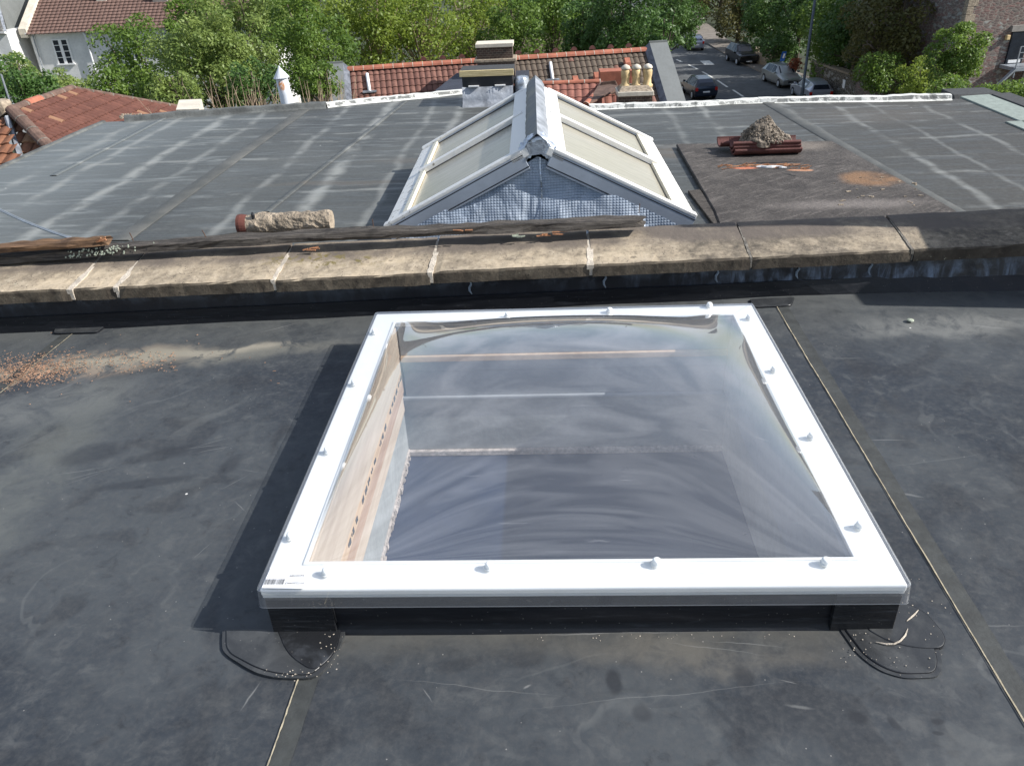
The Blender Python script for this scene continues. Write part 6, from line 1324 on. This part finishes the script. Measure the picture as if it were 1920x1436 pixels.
T(50, 168, 27, 62, 'leaf_dark', 'dark green bush behind the ridge of the hipped clay roof', .9, name='shrub', cat='shrub')
T(30, 140, 36, 42, 'leaf_maple', 'light green bush in front of the slated house at far left', .8, name='shrub', cat='shrub', leaf=.15)
T(125, 168, 33, 46, 'leaf_maple', 'light green bush under the tall sash window of the white house', .7, name='shrub', cat='shrub', leaf=.15)
T(330, 172, 19, 46, 'leaf_maple', 'leafy bush just beyond the cream rendered wall end', .9, name='shrub', cat='shrub')
T(480, 165, 19.5, 60, 'leaf_dark', 'dark bush behind the foot of the white vent flue', .8, name='shrub', cat='shrub')
T(600, 150, 23, 42, 'leaf_mid', 'small bush left of the grey gable of the tiled house', .9, name='shrub', cat='shrub')
T(1290, 25, 105, 55, 'leaf_dark', 'dark tree closing the far left side of the street', 1.3, leaf=.4)
T(1255, 30, 70, 60, 'leaf_dark', 'dark tree overhanging the left kerb of the street', 1.4, leaf=.3)
T(1350, 12, 112, 60, 'leaf_brown', 'olive brown tree at the far end of the street', 1.1, leaf=.42)
T(1385, 50, 92, 58, 'leaf_brown', 'olive brown tree above the black parked car', 1.0, leaf=.38)
T(1440, 35, 80, 62, 'leaf_dark', 'tall dark tree right of the olive brown trees over the street', 1.2, leaf=.36)
T(1455, 92, 73, 42, 'leaf_dark', 'dark overhanging bush behind the tallest gate post', .8, leaf=.3, name='shrub', cat='shrub')
T(1500, 60, 74, 66, 'leaf_dark', 'dark tree behind the street lamp column', 1.4, leaf=.32)
T(1590, 55, 63, 92, 'leaf_mid', 'large sunlit tree right of the street lamp', 1.05, dens=1.1)
T(1680, 55, 50, 92, 'leaf_brown', 'tall olive tinted tree left of the grey stone house', 1.15)
T(1640, 5, 66, 92, 'leaf_dark', 'dark tree at the top edge behind the large sunlit tree', 1.0, leaf=.34)
T(1650, 140, 46, 48, 'leaf_mid', 'green bush spilling over the roadside stone wall', .8, name='shrub', cat='shrub', leaf=.2)
T(1725, 150, 42, 44, 'leaf_yellow', 'pale green bush at the foot of the grey stone house', .8, name='shrub', cat='shrub', leaf=.18)
T(1785, 116, 36, 48, 'leaf_mid', 'upright green tree in front of the left corner of the stone building', 1.5, dens=1.3, leaf=.17)
T(1770, 175, 31, 40, 'leaf_mid', 'low green bush below the upright tree by the stone building', .7, name='shrub', cat='shrub', leaf=.15)
T(1322, 8, 122, 60, 'leaf_dark', 'dark tree closing the view at the very top of the street', 1.0, leaf=.45)
T(1610, 62, 57, 66, 'leaf_dark', 'dark broad tree directly right of the street lamp column', 1.0, leaf=.3)
T(1452, 12, 86, 60, 'leaf_dark', 'dark tree overhanging the right side of the street near the top edge', .9, leaf=.34)
q = HG(1490, 118); T(1492, 122, 66, 14, 'leaf_red', 'small red brown shrub beyond the silver estate car', .8, name='shrub', cat='shrub', leaf=.18)
for px, r_, lb in ((150, 60, 'dark tree far behind the white terrace chimneys'), (1000, 90, 'tall dark tree at top centre in front of the beige building'), (1120, 70, 'dark green tree at the top edge left of the dense dark one'), (740, 80, 'green tree at the top edge far behind the orange ridge')):
    if px > 200: T(px, -10, 54, r_, 'leaf_dark' if px > 900 else 'leaf_mid', lb, 1.1, leaf=.27)
# clipped hedge behind the right roof corner
q0, q1 = P(1838, 150, 22), P(1990, 176, 20); hg = thing('hedge', 'bright green hedge just past the right corner of the far roof', 'hedge', ((q0[0]+q1[0])/2, 21, GZ-.1)); cen = []; rad_ = []
for k in range(60): u = rng.uniform(0, 1); cen.append((q0[0]+(q1[0]-q0[0])*u-hg.location.x, rng.uniform(-.9, .9), rng.uniform(q0[2]-2.5, (q0[2]*(1-u)+q1[2]*u)+.05)-GZ)); rad_.append(rng.uniform(.3, .5))
leaves('foliage', cen, rad_, 16000, .10, 'leaf_mid', hg, np.array([0, 0, 3.]), .55); MB().box(-2.2, 3, -.5, .5, 0, q0[2]-GZ-1.2).build('branches', 'bark', hg, base=(0, 0, 0))
# dry twiggy stems by the far kerb
for (pc, lb) in ((452, 'clump of dry pale stems left of the white vent flue'), (590, 'clump of dry stems right of the white vent flue')):
    q = P(pc, 195, 11.5); t = thing('dry_shrub', lb, 'dry plant', (q[0], q[1], -3), 'dry shrubs beyond the far kerb'); mb = MB()
    for k in range(46):
        x = rnd.gauss(0, .30); y = rnd.gauss(0, .25); h_ = 3+q[2]+rnd.uniform(-.1, .42); dx = rnd.gauss(0, .16)+x*.3; z0 = 1.2; mb.tube([(x, y, z0), (x+dx*.4, y, (z0+h_)/2), (x+dx, y+rnd.gauss(0, .05), h_)], [.008, .006, .002], 4)
        for s_ in range(2): u = rnd.uniform(.55, .9); a = Vector((x+dx*u, y, z0+(h_-z0)*u)); mb.tube([a, a+Vector((rnd.gauss(0, .08), rnd.gauss(0, .05), .14))], [.004, .0015], 4)
    mb.build('stems', 'twig', t, base=(0, 0, 0))
